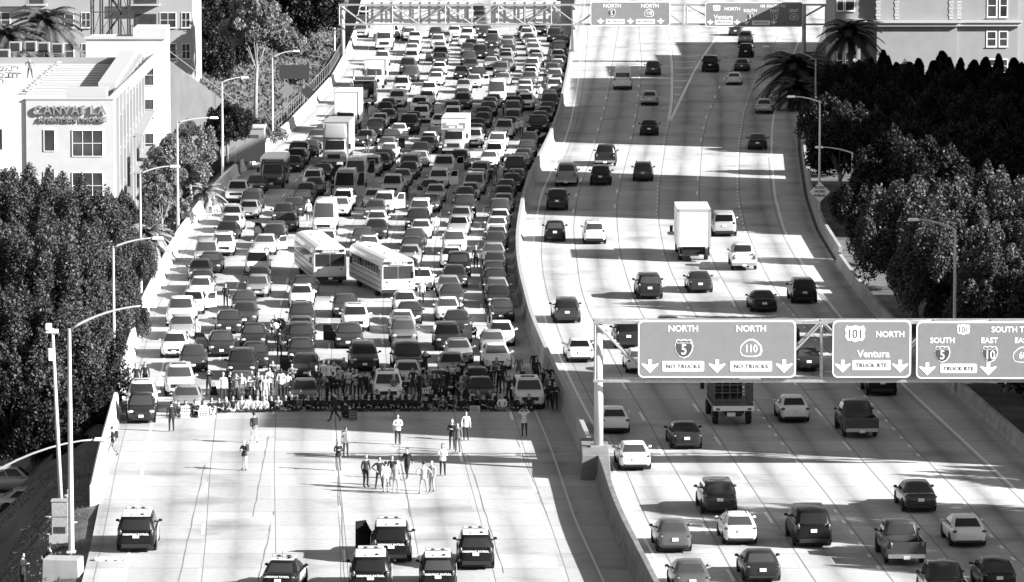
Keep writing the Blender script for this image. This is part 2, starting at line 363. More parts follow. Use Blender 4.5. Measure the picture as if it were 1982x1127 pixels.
def gantry(xa, xb, y, zb, zt, cols, label, foot=None, nb=None, diag=True):
    t = thing('sign_gantry', label, 'sign gantry', (0, y, 0)); w = .12
    for z in (zb, zt):
        mb = MB(); mb.box(xa, xb, -.08, .08, z-.08, z+.08); mb.box(xa, xb, 1.12, 1.28, z-.08, z+.08); mb.build('chord', M_gal, t, bevel=.015)
    n = nb or max(2, round((xb-xa)/3.2)); mb = MB()
    for i in range(n+1):
        x = xa+.1+(xb-xa-.2)*i/n; mb.tube([(x, 0, zb), (x, 0, zt)], .06, 6); mb.tube([(x, 1.2, zb), (x, 1.2, zt)], .06, 6)
        mb.tube([(x, 0, zt), (x, 1.2, zt)], .05, 6)
        if i < n:
            x2 = xa+.1+(xb-xa-.2)*(i+1)/n; a, b = (zt, zb) if i % 2 == 0 else (zb, zt)
            mb.tube([(x, 0, a), (x2, 0, b)], .07, 6); mb.tube([(x, 1.2, a), (x2, 1.2, b)], .07, 6); mb.tube([(x, 0, zt), (x2, 1.2, zt)], .045, 6)
    mb.build('truss_bracing', M_gal, t)
    for (cx, cz0) in cols:
        mb = MB(); mb.tube([(cx, .6, cz0+.12), (cx, .6, zt)], [.27, .25], 14); c = mb.build('column', M_pole, t, smooth=True)
        mb = MB(); mb.box(cx-.45, cx+.45, .15, 1.05, cz0, cz0+.12); mb.build('base_plate', M_gal, c)
    return t
yg = G(1160, 912)[1]; P = lambda x, y, Y=yg: Wp(x, y, Y)
zt_, zb_ = P(1160, 622).z, P(1160, 735).z
gantry(P(1149, 0).x, P(2150, 0).x, yg-.6, zb_, zt_, [(P(1160, 0).x, MH-.02)], 'galvanised truss gantry on a white post rising from the median, carrying the near signs', diag=True)
def near_sign(x0, x1, y0, y1, items, label):
    a, b = P(x0, y1, yg-.85), P(x1, y0, yg-.85); return sign_panel(a.x, b.x, a.z, b.z, items, yg-.85, label)
near_sign(1235, 1541, 620, 731, [('t',.285,.86,'NORTH',.48),('t',.715,.86,'NORTH',.48),('i',.29,.52,'5',.86),('c',.715,.52,'110',.84),
    ('a',.075,.2,.75),('a',.5,.2,.75),('a',.925,.2,.75),('w',.285,.2,'NO TRUCKS',2.35,.58,.32),('w',.715,.2,'NO TRUCKS',2.35,.58,.32)],
    'large near gantry sign for North 5 and North 110 with two NO TRUCKS plates')
near_sign(1611, 1764, 620, 731, [('u',.285,.77,'101',.78),('t',.73,.76,'NORTH',.46),('t',.52,.42,'Ventura',.56),('a',.13,.2,.72),('a',.86,.2,.72),('w',.495,.22,'TRUCK RTE',2.15,.56,.31)],
    'narrow near gantry sign for 101 North Ventura above the dark pickup')
near_sign(1773, 2062, 622, 733, [('u',.315,.86,'101',.5),('t',.635,.86,'SOUTH TO',.44),('t',.175,.67,'SOUTH',.42),('t',.49,.67,'EAST',.42),('t',.715,.67,'EAST',.42),('i',.175,.44,'5',.74),('i',.495,.44,'10',.74),('c',.715,.42,'60',.74),
    ('a',.075,.17,.72),('a',.485,.17,.72),('w',.285,.18,'TRUCK RTE',2.05,.52,.3)], 'near gantry sign for 101 South to East cut off by the right edge')
yf = G(1110, 124)[1]; Q = lambda x, y: Wp(x, y, yf)
zt2, zb2 = Q(900, 10).z, Q(900, 48).z
gantry(Q(655, 0).x, Q(1325, 0).x, yf, zb2, zt2, [(Q(1110, 0).x, MH-.02), (Q(663, 0).x, 0)], 'far truss gantry spanning the jammed road beyond all the trucks')
gantry(Q(1328, 0).x, Q(1600, 0).x, yf, zb2, zt2, [(Q(1557, 0).x, 0)], 'far truss gantry on the right, carrying the 101 Ventura sign', nb=4)
def far_sign(x0, x1, y0, y1, items, label):
    a, b = Q(x0, y1), Q(x1, y0); return sign_panel(a.x, b.x, a.z, b.z, items, yf-.3, label)
far_sign(1143, 1297, 3, 50, [('t',.27,.83,'NORTH',.62),('t',.745,.83,'NORTH',.62),('i',.265,.55,'5',.8),('c',.735,.54,'110',.8),('a',.125,.19,.7),('a',.5,.19,.7),('a',.88,.19,.7),('w',.31,.18,'NO TRUCKS',2.3,.6,.31),('w',.69,.18,'NO TRUCKS',2.3,.6,.31)],
    'far gantry sign for North 5 and North 110 over the sunlit lanes')
far_sign(1365, 1554, 4, 52, [('u',.115,.76,'101',.62),('t',.275,.73,'NORTH',.55),('t',.185,.41,'Ventura',.72),('t',.69,.84,'101 SOUTH TO',.46),('t',.46,.66,'SOUTH',.5),('t',.71,.66,'EAST',.5),('t',.91,.66,'EAST',.5),('i',.46,.44,'5',.7),('i',.71,.44,'10',.7),('c',.91,.42,'60',.7),
    ('a',.05,.19,.62),('a',.325,.19,.62),('a',.42,.19,.62),('a',.7,.19,.62),('w',.19,.19,'TRUCK RTE',2.2,.55,.3),('w',.57,.17,'TRUCK RTE',2.2,.55,.3)], 'far wide gantry sign for 101 North Ventura and 101 South beside the palm')
def back_sign(x0, x1, y0, y1, label):
    a, b = Q(x0, y1), Q(x1, y0); t = thing('guide_sign', label, 'sign', ((a.x+b.x)/2, yf+1.5, a.z)); W = b.x-a.x; h = b.z-a.z
    mb = MB(); mb.box(-W/2, W/2, .0, .08, 0, h); mb.build('panel', M_back, t, bevel=.01); mb = MB(); n = int(W/1.1)
    for i in range(n): x = -W/2+W*(i+.5)/n; mb.box(x-.05, x+.05, -.1, -.002, .05, h-.05)
    mb.build('stiffener', M_gal, t)
back_sign(713, 916, 4, 46, 'bare aluminium back of the wide far sign over the left jammed lanes')
back_sign(950, 1085, 4, 46, 'bare aluminium back of the narrow far sign over the right jammed lanes')
M_ut = mat('roof_unit_grey', .35, .5, .3, var=.2)
# ---------------- lamp posts ----------------
def lamp(px, pby, pty, hx, hy, label, z0=0., Y=None, r=.095, cat='street lamp'):
    Y = Y or G(px, pby, z0)[1]; b = Wp(px, pby, Y); tp = Wp(px, pty, Y); h = Wp(hx, hy, Y); x0, z0 = tp.x, b.z
    t = thing('street_lamp', label, cat, (tp.x, Y, z0), 0, 'lamp posts beside the freeway'); Hh = tp.z-z0; dx = h.x-tp.x; dz = h.z-tp.z
    mb = MB(); mb.tube([(0, 0, 0), (0, 0, Hh+.1)], [r*1.35, r*.75], 10); mb.box(-.22, .22, -.22, .22, 0, .1); mb.build('pole', M_pole, t, smooth=False)
    mb = MB(); pts = [(dx*u, 0, Hh+dz*math.sin(u*math.pi/2)**.8 if dz > 0 else Hh) for u in np.linspace(0, .93, 9)]
    mb.tube(pts, np.linspace(.075, .045, 9), 8); mb.build('arm', M_pole, t, smooth=True)
    mb = MB(); s = 1 if dx > 0 else -1; z = pts[-1][2]; mb.box(dx*.9, dx*.9+s*.75, -.17, .17, z-.07, z+.09, tx=.08, ty=.05); hd = mb.build('lamp_head', M_white, t, bevel=.03)
    mb = MB(); mb.box(dx*.9+s*.25, dx*.9+s*.65, -.12, .12, z-.12, z-.071); mb.build('lens', mat('lens_glass', .3, .2), hd)
    return t
lamp(134, 1070, 640, 290, 592, 'tallest near lamp post on the dirt bank, its arm curving over the parapet', r=.12)
lamp(-60, 1100, 950, 208, 850, 'lamp whose arm alone reaches in from the left edge over the bank', z0=-3.5)
lamp(219, 776, 480, 302, 461, 'white lamp post rising at the step in the left parapet')
lamp(271, 592, 337, 335, 322, 'second lamp post up the left parapet, in front of the dark trees')
lamp(343, 458, 238, 412, 228, 'third lamp post up the left parapet, beside the white apartment block')
lamp(430, 352, 160, 470, 150, 'thin lamp post by the head of the left parapet near the parked pickup')
lamp(527, 283, 112, 570, 99, 'lamp post at the parapet gap behind the shuttle bus')
lamp(647, 102, -40, 700, -52, 'farthest left lamp post on the hillside above the far parapet')
lamp(1579, 216, 116, 1480, 90, 'far lamp post in front of the palm with a long arm over the road')
lamp(1587, 428, 198, 1535, 187, 'lamp post carrying the diamond warning sign')
lamp(1650, 420, 297, 1588, 285, 'lamp post standing in the dark shrubs right of the diamond sign')
lamp(1849, 764, 446, 1772, 425, 'nearest right lamp post before the sunlit tree')
# camera mast + cabinet on the bank
cx, cy = G(120, 1015); t = thing('camera_mast', 'thin mast with traffic cameras on top beside the near lamp post', 'mast', (cx, cy, -.1)); hM = Wp(105, 632, cy).z
mb = MB(); mb.tube([(0, 0, 0), (-.4, 0, hM)], [.13, .08], 10); mb.build('pole', M_pole, t, smooth=True)
for bx_ in ((-.75, -.1, -.15, .15, hM-.25, hM-.05), (-.75, -.45, -.3, .2, hM-.048, hM+.25), (-.62, -.4, -.15, .15, hM-1.7, hM-1.05)): mb = MB(); mb.box(*bx_); mb.build('camera', M_white, t, bevel=.03)
cx, cy = G(117, 1040); t = thing('control_cabinet', 'pale louvred metal control cabinet at the foot of the camera mast', 'cabinet', (cx, cy, -.1))
mb = MB(); mb.box(-.42, .42, -.35, .35, .25, 2.0); mb.box(-.46, .46, -.39, .39, 2.0, 2.08); mb.build('housing', M_ut, t, bevel=.02)
mb = MB(); mb.box(-.55, .55, -.5, .5, -.3, .25); mb.build('plinth', M_conc, t)
mb = MB()
for i in range(7): mb.box(-.3+.09*i, -.25+.09*i, -.37, -.352, .35, .7)
mb.box(-.42, .42, -.362, -.352, 1.2, 1.23); mb.build('louvre', M_blk, t)
cx, cy = G(122, 1108); mb = MB(); mb.box(-.95, .95, -.7, .7, -.5, .75, tx=.05); o = mb.build('concrete_block', M_conc, bevel=.05); o.location = (cx, cy, 0); o.rotation_euler = (0, 0, -.12); tag(o, 'low concrete footing block on the bank below the near lamp post', 'block')
# diamond sign
cx, cy = G(1586, 430); t = thing('warning_sign', 'orange-grey diamond road work sign strapped to a lamp post', 'sign', (cx, cy-.3, 0)); a = Wp(1586, 371, cy).z
mb = MB(); d = .86; mb.prism([(0, a-d), (d, a), (0, a+d), (-d, a)], -.03, 0); mb.build('panel', mat('warning_sheet', .85, .5), t)
for i, s_ in enumerate(('ROAD', 'WORK', 'AHEAD')): text(s_, .3, (0, -.04, a+.28-.34*i), M_blk, t, extrude=.004, bold=.01)
# signs on the left hillside
def road_sign(px, pby, pty, w, hh, label, diamond=False, posts=1, zz=None, m=M_sign):
    Y = G(px, pby, 0)[1] if zz is None else zz; b = Wp(px, pby, Y); tp = Wp(px, pty, Y); t = thing('road_sign', label, 'sign', (b.x, Y, b.z)); h = tp.z-b.z
    for k in range(posts): x = 0 if posts == 1 else (-w*.32, w*.32)[k]; mb = MB(); mb.box(x-.05, x+.05, .02, .12, -1, h-(hh*.1)); mb.build('post', M_gal, t)
    mb = MB(); mb.prism([(0, h-hh), (w/2, h-hh/2), (0, h), (-w/2, h-hh/2)] if diamond else rrect(-w/2, w/2, h-hh, h, .05), -.02, .015); mb.build('panel', m, t)
M_dk = mat('sign_back_dark', .03, .6)
road_sign(570, 215, 126, 3.2, 1.5, 'dark back of a large rectangular sign on the far left hillside', posts=2, zz=560, m=M_dk)
road_sign(556, 240, 160, 1.6, 1.6, 'grey diamond sign back on the shaded left hillside', True, zz=540)
road_sign(595, 230, 165, 1.4, 1.4, 'small dark diamond sign back near the far parapet', True, zz=545, m=M_dk)
road_sign(497, 325, 263, 1.5, 1.5, 'dark square sign by the white shed beyond the parapet gap', zz=488, posts=2, m=M_dk)
# ---------------- left apartment building ----------------
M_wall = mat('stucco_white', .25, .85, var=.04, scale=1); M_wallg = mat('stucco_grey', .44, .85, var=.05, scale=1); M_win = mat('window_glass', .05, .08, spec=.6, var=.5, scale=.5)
M_frame = mat('window_frame', .8, .5); M_roof = mat('roof_membrane', .47, .7, var=.08, scale=.5); M_beige = mat('stucco_beige', .3, .9, var=.06, scale=.6); M_trim = mat('stone_trim', .4, .8)
def window(parent, x0, x1, z0, z1, y, cols=1, rows=1, fr=.05, sill=True, face='y', m=M_win, depth=.12):
    """window in a wall facing -y (face y) or +x (face x): glass set in a frame proud of the wall"""
    mb = MB(); g = MB(); f = (lambda a0, a1, b0, b1, c0, c1, o: o.box(a0, a1, y-b1, y-b0, c0, c1)) if face == 'y' else (lambda a0, a1, b0, b1, c0, c1, o: o.box(y+b0, y+b1, a0, a1, c0, c1))
    for (a0, a1, c0, c1) in ((x0-fr, x0, z0-fr, z1+fr), (x1, x1+fr, z0-fr, z1+fr), (x0, x1, z1, z1+fr), (x0, x1, z0-fr, z0)): f(a0, a1, -.05, .06, c0, c1, mb)
    for i in range(1, cols): x = x0+(x1-x0)*i/cols; f(x-fr*.4, x+fr*.4, -.05, .045, z0, z1, mb)
    for i in range(1, rows): z = z0+(z1-z0)*i/rows; f(x0, x1, -.05, .04, z-fr*.35, z+fr*.35, mb)
    w_ = mb.build('window', M_frame, parent); f(x0, x1, -.04, .02, z0, z1, g); g.build('pane', m, w_)
    if sill: s_ = MB(); f(x0-.15, x1+.15, -.05, .14, z0-fr-.09, z0-fr-.002, s_); s_.build('sill', M_trim, w_)
Y0 = 411.; A = lambda x, y: Wp(x, y, Y0); top = A(130, 193).z; B = lambda x, y: Wp(x, y, 467.)
xr0 = A(218, 0).x; xl = A(48, 0).x; xo = A(-140, 0).x
apt = thing('apartment_building', 'white flat-roofed apartment block with raised sign letters, left of the jammed road', 'building', (xr0-8, Y0, -8))
def part(mb, name, m, par=apt, **k):
    o = mb.build(name, m, par, **k); o.location = -par.location; return o
class Off:
    pass
zr = top-.75
def mk(name, boxes, m, par=apt, **k):
    mb = MB()
    for b in boxes: mb.box(*b)
    return part(mb, name, m, par, **k)
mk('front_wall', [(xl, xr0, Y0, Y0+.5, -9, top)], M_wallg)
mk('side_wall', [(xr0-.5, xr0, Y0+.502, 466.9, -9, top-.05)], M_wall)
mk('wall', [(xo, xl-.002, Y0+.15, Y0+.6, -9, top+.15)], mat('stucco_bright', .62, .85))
b0, b1 = B(275, 0).x, B(318, 0).x; zbk = B(300, 76).z
mk('stair_block', [(B(165, 0).x, b1, 467, 474, -9, zbk)], mat('stucco_block', .5, .85, var=.05))
mk('roof_edge', [(B(163, 0).x, b1+.1, 466.85, 466.998, zbk+.002, zbk+.25), (B(255, 0).x, b1, 468, 474.1, zbk+.001, zbk+.9)], M_trim)
mk('roof', [(xo, xr0-.5, Y0+.62, 466.9, zr-.3, zr)], M_roof)
M_ut0 = mat('roof_grey', .25, .7)
# raised stair-shaped roof parapets and shade screens
mk('parapet', [(xr0-3.8, xr0-.55, Y0+1.0, Y0+2.6, zr, zr+1.6), (xr0-1.9, xr0-.502, Y0+14, 466, zr, zr+1.1)], mat('stucco_low', .36, .8))
mk('roof_seam', [(xr0-9, xr0-1.92, y, y+.12, zr+.002, zr+.06) for y in np.arange(Y0+16, 465, 3.1)]+[(xo, xr0-2, 464.5, 465.6, zr+.003, zr+.5)], M_ut0)
mk('roof_coping', [(xl-.05, xr0+.05, Y0-.06, Y0+.55, top+.002, top+.1), (xr0-.55, xr0+.05, Y0+.552, 467, top-.048, top+.05)], M_trim)
M_ut = mat('roof_unit_grey', .35, .5, .3, var=.2)
cxp = Wp
def roofpt(px, py): x, y = G(px, py, zr); return x, y
for i, (px, py) in enumerate([(8, 118), (30, 103), (60, 102), (85, 104), (112, 106)]):
    x, y = roofpt(px, py); t = thing('roof_unit', 'grey air-conditioning unit, %s from the left on the white roof' % ORD[i+1], 'roof unit', (x, y, zr), 0, 'air-conditioning units on the white roof')
    mb = MB(); mb.box(-.55, .55, -.45, .45, .1, 1.05); mb.build('housing', M_ut, t, bevel=.04); mb = MB(); mb.box(-.4, .4, -.47, -.452, .2, .95); mb.build('grille', M_blk, t)
for i in range(13):
    px, py = 52+5.1*i+(i % 2)*2, 183-4.6*i; x, y = roofpt(px, py); t = thing('roof_vent', 'low round vent cap, %s in the slanting row across the white roof' % ORD[i+1], 'roof vent', (x, y, zr), 0, 'row of round vent caps on the white roof')
    mb = MB(); mb.tube([(0, 0, 0), (0, 0, .3)], .08, 8); mb.build('stem', M_ut, t); mb = MB(); mb.tube([(0, 0, .3), (0, 0, .4)], [.34, .22], 12); mb.build('cap', M_trim, t)
for i in range(9):
    px, py = 4+9*(i % 4)+random.random()*4, 135+7*(i//4)*1.8+random.random()*5; x, y = roofpt(px, py); t = thing('roof_pipe', 'short capped pipe in the cluster at the roof\'s left edge, %s from the back' % ORD[9-i], 'roof pipe', (x, y, zr), 0, 'cluster of capped pipes')
    mb = MB(); mb.tube([(0, 0, 0), (0, 0, .35)], .07, 8); mb.build('stem', M_ut, t); mb = MB(); mb.tube([(0, 0, .35), (0, 0, .43)], [.42, .3], 12); mb.build('cap', M_ut0, t)
def aw(x0, x1, y0, y1, cols, rows=1, Y=Y0):
    a, b = Wp(x0, y1, Y), Wp(x1, y0, Y); n0 = len(bpy.data.objects); h = bpy.data.objects.new('w', None)
    window(apt, a.x, b.x, a.z, b.z, Y, cols, rows, sill=False)
_w = window
def window(parent, *a, **k):
    before = set(COL.objects.keys()); _w(parent, *a, **k)
    for n in set(COL.objects.keys())-before:
        o = COL.objects[n]
        if o.parent == parent: o.location = -parent.location
for (x0, x1, y0, y1, c, r) in [(86, 105, 252, 292, 1, 1), (141, 198, 253, 302, 3, 2), (86, 105, 333, 372, 1, 1), (141, 198, 335, 384, 3, 2), (-30, 4, 250, 290, 1, 1), (-30, 4, 333, 372, 1, 1)]: aw(x0, x1, y0, y1, c, r, Y0 if x0 > 40 else Y0+.15)
for (y0, y1) in [(126, 165), (193, 231), (259, 297), (326, 364)]: aw(277, 297, y0, y1, 1, 2, 467.)
for k in range(9):
    for (za, zc) in ((7.6, 10.2), (4.4, 7.0), (1.2, 3.8)):
        window(apt, Y0+9+6.*k, Y0+9+6.*k+1.6, za, zc, xr0, 1, 1, face='x', sill=False)
mk('canopy', [(xr0, xr0+1.1, 440, 466, 6.9, 7.1), (xr0, xr0+1.1, 440, 466, 3.7, 3.9)], M_wall)
mk('pilaster', [(xr0, xr0+.25, Y0+4+6.*k, Y0+5.2+6.*k, -6, top-.1) for k in range(10)], M_wall)
SKW = math.atan((B(276, 0).x-xr0)/56.)
for o in list(apt.children):                            # the side wall runs slightly inward: turn it and what it carries
    if o.name.split('.')[0] in ('side_wall', 'canopy', 'pilaster', 'parapet') or (o.name.startswith('window') and o.bound_box[0][1] > Y0+8 and o.bound_box[6][1] < 466.8):
        o.matrix_local = Matrix.Translation(-apt.location) @ Matrix.Translation((xr0, Y0, 0)) @ Matrix.Rotation(-SKW, 4, 'Z') @ Matrix.Translation((-xr0, -Y0, 0))
M_let = mat('sign_letters_metal', .2, .5)
a = A(66, 221); tt = text('CANVAS LA', .98, (a.x-apt.location.x, -.16, a.z-apt.location.z), M_let, apt, align='LEFT', extrude=.07, bold=.02, spacing=1.12); tt.name = 'sign_letters'
a = A(75, 236); tt = text('APARTMENT HOMES', .58, (a.x-apt.location.x, -.14, a.z-apt.location.z), M_let, apt, align='LEFT', extrude=.05, bold=.01); tt.name = 'sign_letters'
wd = (A(201, 0).x-A(66, 0).x)
# ---------------- beige block behind, with the steel stair tower ----------------
def facade(t, x0, x1, Y, z0, z1, depth, bays, floors, fh, m=M_beige, wz=(.8, 2.3), cols=2):
    def pk(name, bx, mm):
        mb = MB(); [mb.box(*b) for b in bx]; o = mb.build(name, mm, t); o.location = -t.location
    pk('wall', [(x0, x1, Y, Y+depth, z0, z1)], m)
    pk('cornice', [(x0-.1, x1+.1, Y-.25, Y-.002, z, z+.3) for z in (z1-.35, z0+fh*(floors-1)-.15)], M_trim)
    for fl in range(floors):
        zz = z0+fl*fh
        for (bx, w) in bays: window(t, bx, bx+w, zz+wz[0], zz+wz[1], Y, cols, 2)
bb = thing('apartment_building', 'beige apartment block behind the white roof, with dark windows and balconies', 'building', (-60, 545, -4))
q = lambda x, Y=545: Wp(x, 0, Y).x
facade(bb, q(-150), q(372), 545, -4, 19, 16, [(q(x), w) for x, w in ((-100, 2.2), (-15, 1.8), (108, 1.8), (158, .85), (310, 1.6), (352, .8))], 7, 3.25)
for i, zz in enumerate([-4+3.25*k for k in range(1, 7)]):
    for (xa, xb) in ((52, 92), (254, 310)):
        mb = MB(); x0, x1 = q(xa), q(xb); mb.box(x0, x1, 543.9, 544.998, zz-.15, zz+.0); o = mb.build('balcony', M_trim, bb); o.location = -bb.location
        mb = MB(); [mb.box(x, x+.04, 543.92, 543.96, zz+.003, zz+1.0) for x in np.arange(x0, x1, .16)]; mb.box(x0, x1, 543.9, 543.98, zz+1.002, zz+1.06); r_ = mb.build('railing', M_blk, o)
        mb = MB(); mb.box(x0+.4, x1-.4, 544.93, 544.997, zz+.003, zz+2.2); d_ = mb.build('balcony_door', M_win, bb); d_.location = -bb.location
sx0, sx1 = q(176, 535), q(247, 535)
stt = thing('stair_tower', 'open steel stair tower with zigzag flights against the beige block', 'stair tower', (sx0, 535, -4)); M_st = mat('dark_steel', .06, .5, .4)
mb = MB(); Wd = sx1-sx0
for x in (0, Wd*.25, Wd*.5, Wd*.75, Wd):
    for y in (0, 3): mb.box(x-.08, x+.08, y-.08, y+.08, 0, 24)
for k in range(8):
    z = 3.2*k; mb.tube([(0, 0, z), (Wd*.25, 0, z+3.2)], .04, 4); mb.tube([(Wd, 0, z), (Wd*.75, 0, z+3.2)], .04, 4); mb.box(0, Wd, -.05, .05, z+3.1, z+3.2)
mb.build('frame', M_st, stt)
for k in range(8):
    z = 3.2*k; a, b = (Wd*.22, Wd*.82) if k % 2 == 0 else (Wd*.82, Wd*.22)
    mb = MB(); mb.add([(a, .3, z), (b, .3, z+3.2), (b, 1.5, z+3.2), (a, 1.5, z), (a, .3, z-.3), (b, .3, z+2.9), (b, 1.5, z+2.9), (a, 1.5, z-.3)], [(0,1,2,3),(7,6,5,4),(0,4,5,1),(2,6,7,3),(1,5,6,2),(0,3,7,4)])
    mb.tube([(a, .3, z+1), (b, .3, z+4.2)], .035, 4)
    for i in range(9): u = i/8; x = a+(b-a)*u; mb.tube([(x, .3, z+3.2*u), (x, .3, z+3.2*u+1)], .02, 4)
    mb.build('stair_flight', M_st, stt)
# ---------------- right apartment building ----------------
YR = 602.; rb = thing('apartment_building', 'stone-trimmed apartment block with paired sash windows above the dark hedge, top right', 'building', (50, YR, 0)); r = lambda x, Y=YR: Wp(x, 0, Y).x
RZ = lambda y: Wp(0, y, YR).z
def pk(name, bx, mm, t=rb):
    mb = MB(); [mb.box(*b) for b in bx]; o = mb.build(name, mm, t); o.location = -t.location; return o
M_bl = mat('stucco_pale', .26, .9, var=.06, scale=.7)
pk('wall', [(r(1617), r(1697), YR, YR+18, -1, 13), (r(1697)+.002, r(1852), YR-.7, YR+18, -1, 13), (r(1852)+.002, r(1970), YR-.35, YR+18, -1, 13), (r(1970)+.002, r(2120), YR+1, YR+18, -1, 13), (r(1617)+2.5, r(2120), YR+18.002, YR+40, -1, 11), (r(1617)+5, r(2120), YR+40.002, YR+66, -1, 10.6)], M_bl)  # stepped rear wings are unseen, shaped so their shadow edge nears a diagonal
zc = RZ(45)
pk('cornice', [(r(1612), r(1697)-.004, YR-.35, YR-.002, zc, zc+.5), (r(1697)-.3, r(1852)+.3, YR-1.2, YR-.702, zc-.3, zc+.1), (r(1697)-.4, r(1852)+.4, YR-1.45, YR-.702, zc+.102, zc+.32), (r(1852)+.31, r(1970)+.4, YR-.85, YR-.352, zc-.3, zc+.1), (r(1852)+.42, r(1970)+.5, YR-1.05, YR-.352, zc+.102, zc+.32)], M_trim)
for xx, yy in ((1699, YR-.7), (1735, YR-.7), (1840, YR-.7), (1856, YR-.35)):
    mb_q = []
    for k in range(14): z = zc+.5+.36*k; w_ = .55 if k % 2 else .4; mb_q.append((r(xx)-w_/2, r(xx)+w_/2, yy-.06, yy-.002, z, z+.3))
    pk('quoin', mb_q, M_trim)
for (x0, x1, y0, y1, Y) in [(1621, 1632, -16, 20, YR), (1637, 1653, -16, 20, YR), (1621, 1631, 48, 75, YR), (1637, 1652, 48, 75, YR), (1621, 1631, 102, 132, YR), (1637, 1652, 102, 132, YR), (1912, 1928, -10, 32, YR-.35), (1936, 1949, -10, 32, YR-.35), (1911, 1927, 62, 89, YR-.35), (1935, 1949, 62, 89, YR-.35), (1911, 1927, 116, 140, YR-.35), (1935, 1949, 116, 140, YR-.35)]:
    a, b = Wp(x0, y1, Y), Wp(x1, y0, Y); window(rb, a.x, b.x, a.z, b.z, Y, 1, 2, fr=.12)
# unseen blocks added right of the frame, sized for the shadow bands they cast
for (X0, X1, Ya, Yb, hh, lab) in [(52, 66, 284, 312.5, 33, 'unseen tall block added to shade the near lanes, just right of view'), (56, 72, 421.5, 458.5, 42, 'unseen tall block added beyond the big sunlit tree to shade the road'), (62, 76, 495.5, 538, 40, 'third unseen tall block up the right side, added for its shadow'), (62, 76, 538.3, 587.7, 27, 'lower unseen block behind the third tall one, added to extend its shadow'), (54, 66, 331, 369.5, 15, 'mid-height unseen block behind the right-hand trees, added to shade them')]:
    t = thing('apartment_building', lab, 'building', ((X0+X1)/2, Ya, 0))
    mb = MB(); mb.box(X0, X1, Ya, Yb, -.5, hh); o = mb.build('wall', M_bl, t); o.location = -t.location
    mb = MB(); mb.box(X0-.3, X1+.3, Ya-.3, Yb+.3, hh+.002, hh+.5); o = mb.build('roof', M_roof, t); o.location = -t.location
    mb = MB()
    for fl in range(int(hh/3.3)):
        for y in np.arange(Ya+2, Yb-2, 4): mb.box(X0-.04, X0-.002, y, y+1.6, 1+fl*3.3, 2.8+fl*3.3)
        for x in np.arange(X0+2, X1-2, 4): mb.box(x, x+1.6, Ya-.04, Ya-.002, 1+fl*3.3, 2.8+fl*3.3)
    o = mb.build('window', M_win, t); o.location = -t.location
# ramp retaining wall on the left, white shed, fence panel
mb = MB(); a0, a1 = Wp(318, 170, 496), Wp(450, 232, 522)
mb.add([(a0.x, 496, -8), (a1.x, 522, -8), (a1.x, 522, Wp(450, 210, 522).z), (a0.x, 496, Wp(318, 112, 496).z), (a0.x, 497, -8), (a1.x, 523, -8), (a1.x, 523, Wp(450, 210, 522).z), (a0.x, 497, Wp(318, 112, 496).z)], [(0,1,2,3),(7,6,5,4),(3,2,6,7),(1,5,6,2),(0,3,7,4)])
tag(mb.build('retaining_wall', mat('retaining_concrete', .1, .9, var=.15, scale=.5)), 'sloping concrete ramp wall between the white block and the eucalyptus', 'retaining wall')
o = MB().tube([tuple(Wp(318, 92, 497)), tuple(Wp(450, 192, 523))], .05, 6).build('handrail', M_gal); tag(o, 'thin metal handrail running down above the sloping ramp wall', 'handrail')
sh = Wp(478, 292, 486); t = thing('shed', 'small white flat-roofed shed behind the fence left of the shuttle bus', 'shed', (sh.x, 486, sh.z-1))
mb = MB(); mb.box(-1.6, 1.6, 0, 3, 0, 3.1); mb.build('wall', M_wall, t); mb = MB(); mb.box(-1.7, 1.7, -.1, 3.1, 3.102, 3.25); mb.build('roof', M_trim, t); mb = MB(); mb.box(.2, 1.1, -.03, -.002, 2.2, 2.5); mb.build('window', M_win, t)

# ---------------- vegetation ----------------
M_bark = mat('bark', .16, .9, var=.3, scale=3); M_barkp = mat('bark_pale', .24, .8, var=.3, scale=2)
LEAF = leafmat('leaf_broad', .06, .12); LEAFD = leafmat('leaf_shade_tone', .013, .1); LEAFL = leafmat('leaf_light', .16, .3); LEAFP = leafmat('palm_leaf', .09, .2)  # the darkest leaf colour holds the shade of tree masses out of sun
def leaf_mesh(name, cent, size, m, up=.3, tall=1.6):
    """cent: (n,3) leaf centres, size: (n,) -> diamond leaves with random attitudes"""
    n = len(cent); a = RNG.normal(size=(n, 3)); a[:, 2] += up*1.5; a /= np.linalg.norm(a, axis=1)[:, None]
    b = np.cross(a, RNG.normal(size=(n, 3))); b /= np.linalg.norm(b, axis=1)[:, None]
    s = size[:, None]; v = np.stack([cent-a*s*tall*.5, cent+b*s*.5, cent+a*s*tall*.5, cent-b*s*.5], 1).reshape(-1, 3)
    me = bpy.data.meshes.new(name); me.vertices.add(4*n); me.vertices.foreach_set('co', v.ravel())
    me.loops.add(4*n); me.loops.foreach_set('vertex_index', np.arange(4*n)); me.polygons.add(n)
    me.polygons.foreach_set('loop_start', np.arange(0, 4*n, 4)); me.polygons.foreach_set('loop_total', np.full(n, 4))
    me.materials.append(m); me.update(calc_edges=True); return me
def clumps(n, R, c, top=True, flat=1.0):
    out = []
    while len(out) < n:
        p = RNG.normal(size=3); p /= np.linalg.norm(p); 
        if p[2] < -.35: continue
        out.append(np.array(c)+p*np.array(R)*RNG.uniform(.62, 1.0))
    return np.array(out)
def crown_pts(cl, cr, per, vert=1.5):
    pts = []
    for c in cl:
        r = cr*RNG.uniform(.65, 1.25); p = RNG.normal(size=(per, 3)); p /= np.linalg.norm(p, axis=1)[:, None]
        p *= (RNG.uniform(0, 1, size=(per, 1))**.45)*r; p[:, 2] *= vert; taper = 1-.5*np.clip(p[:, 2:3]/(r*vert), 0, 1); p[:, :2] *= taper; pts.append(c+p)
    return np.concatenate(pts)
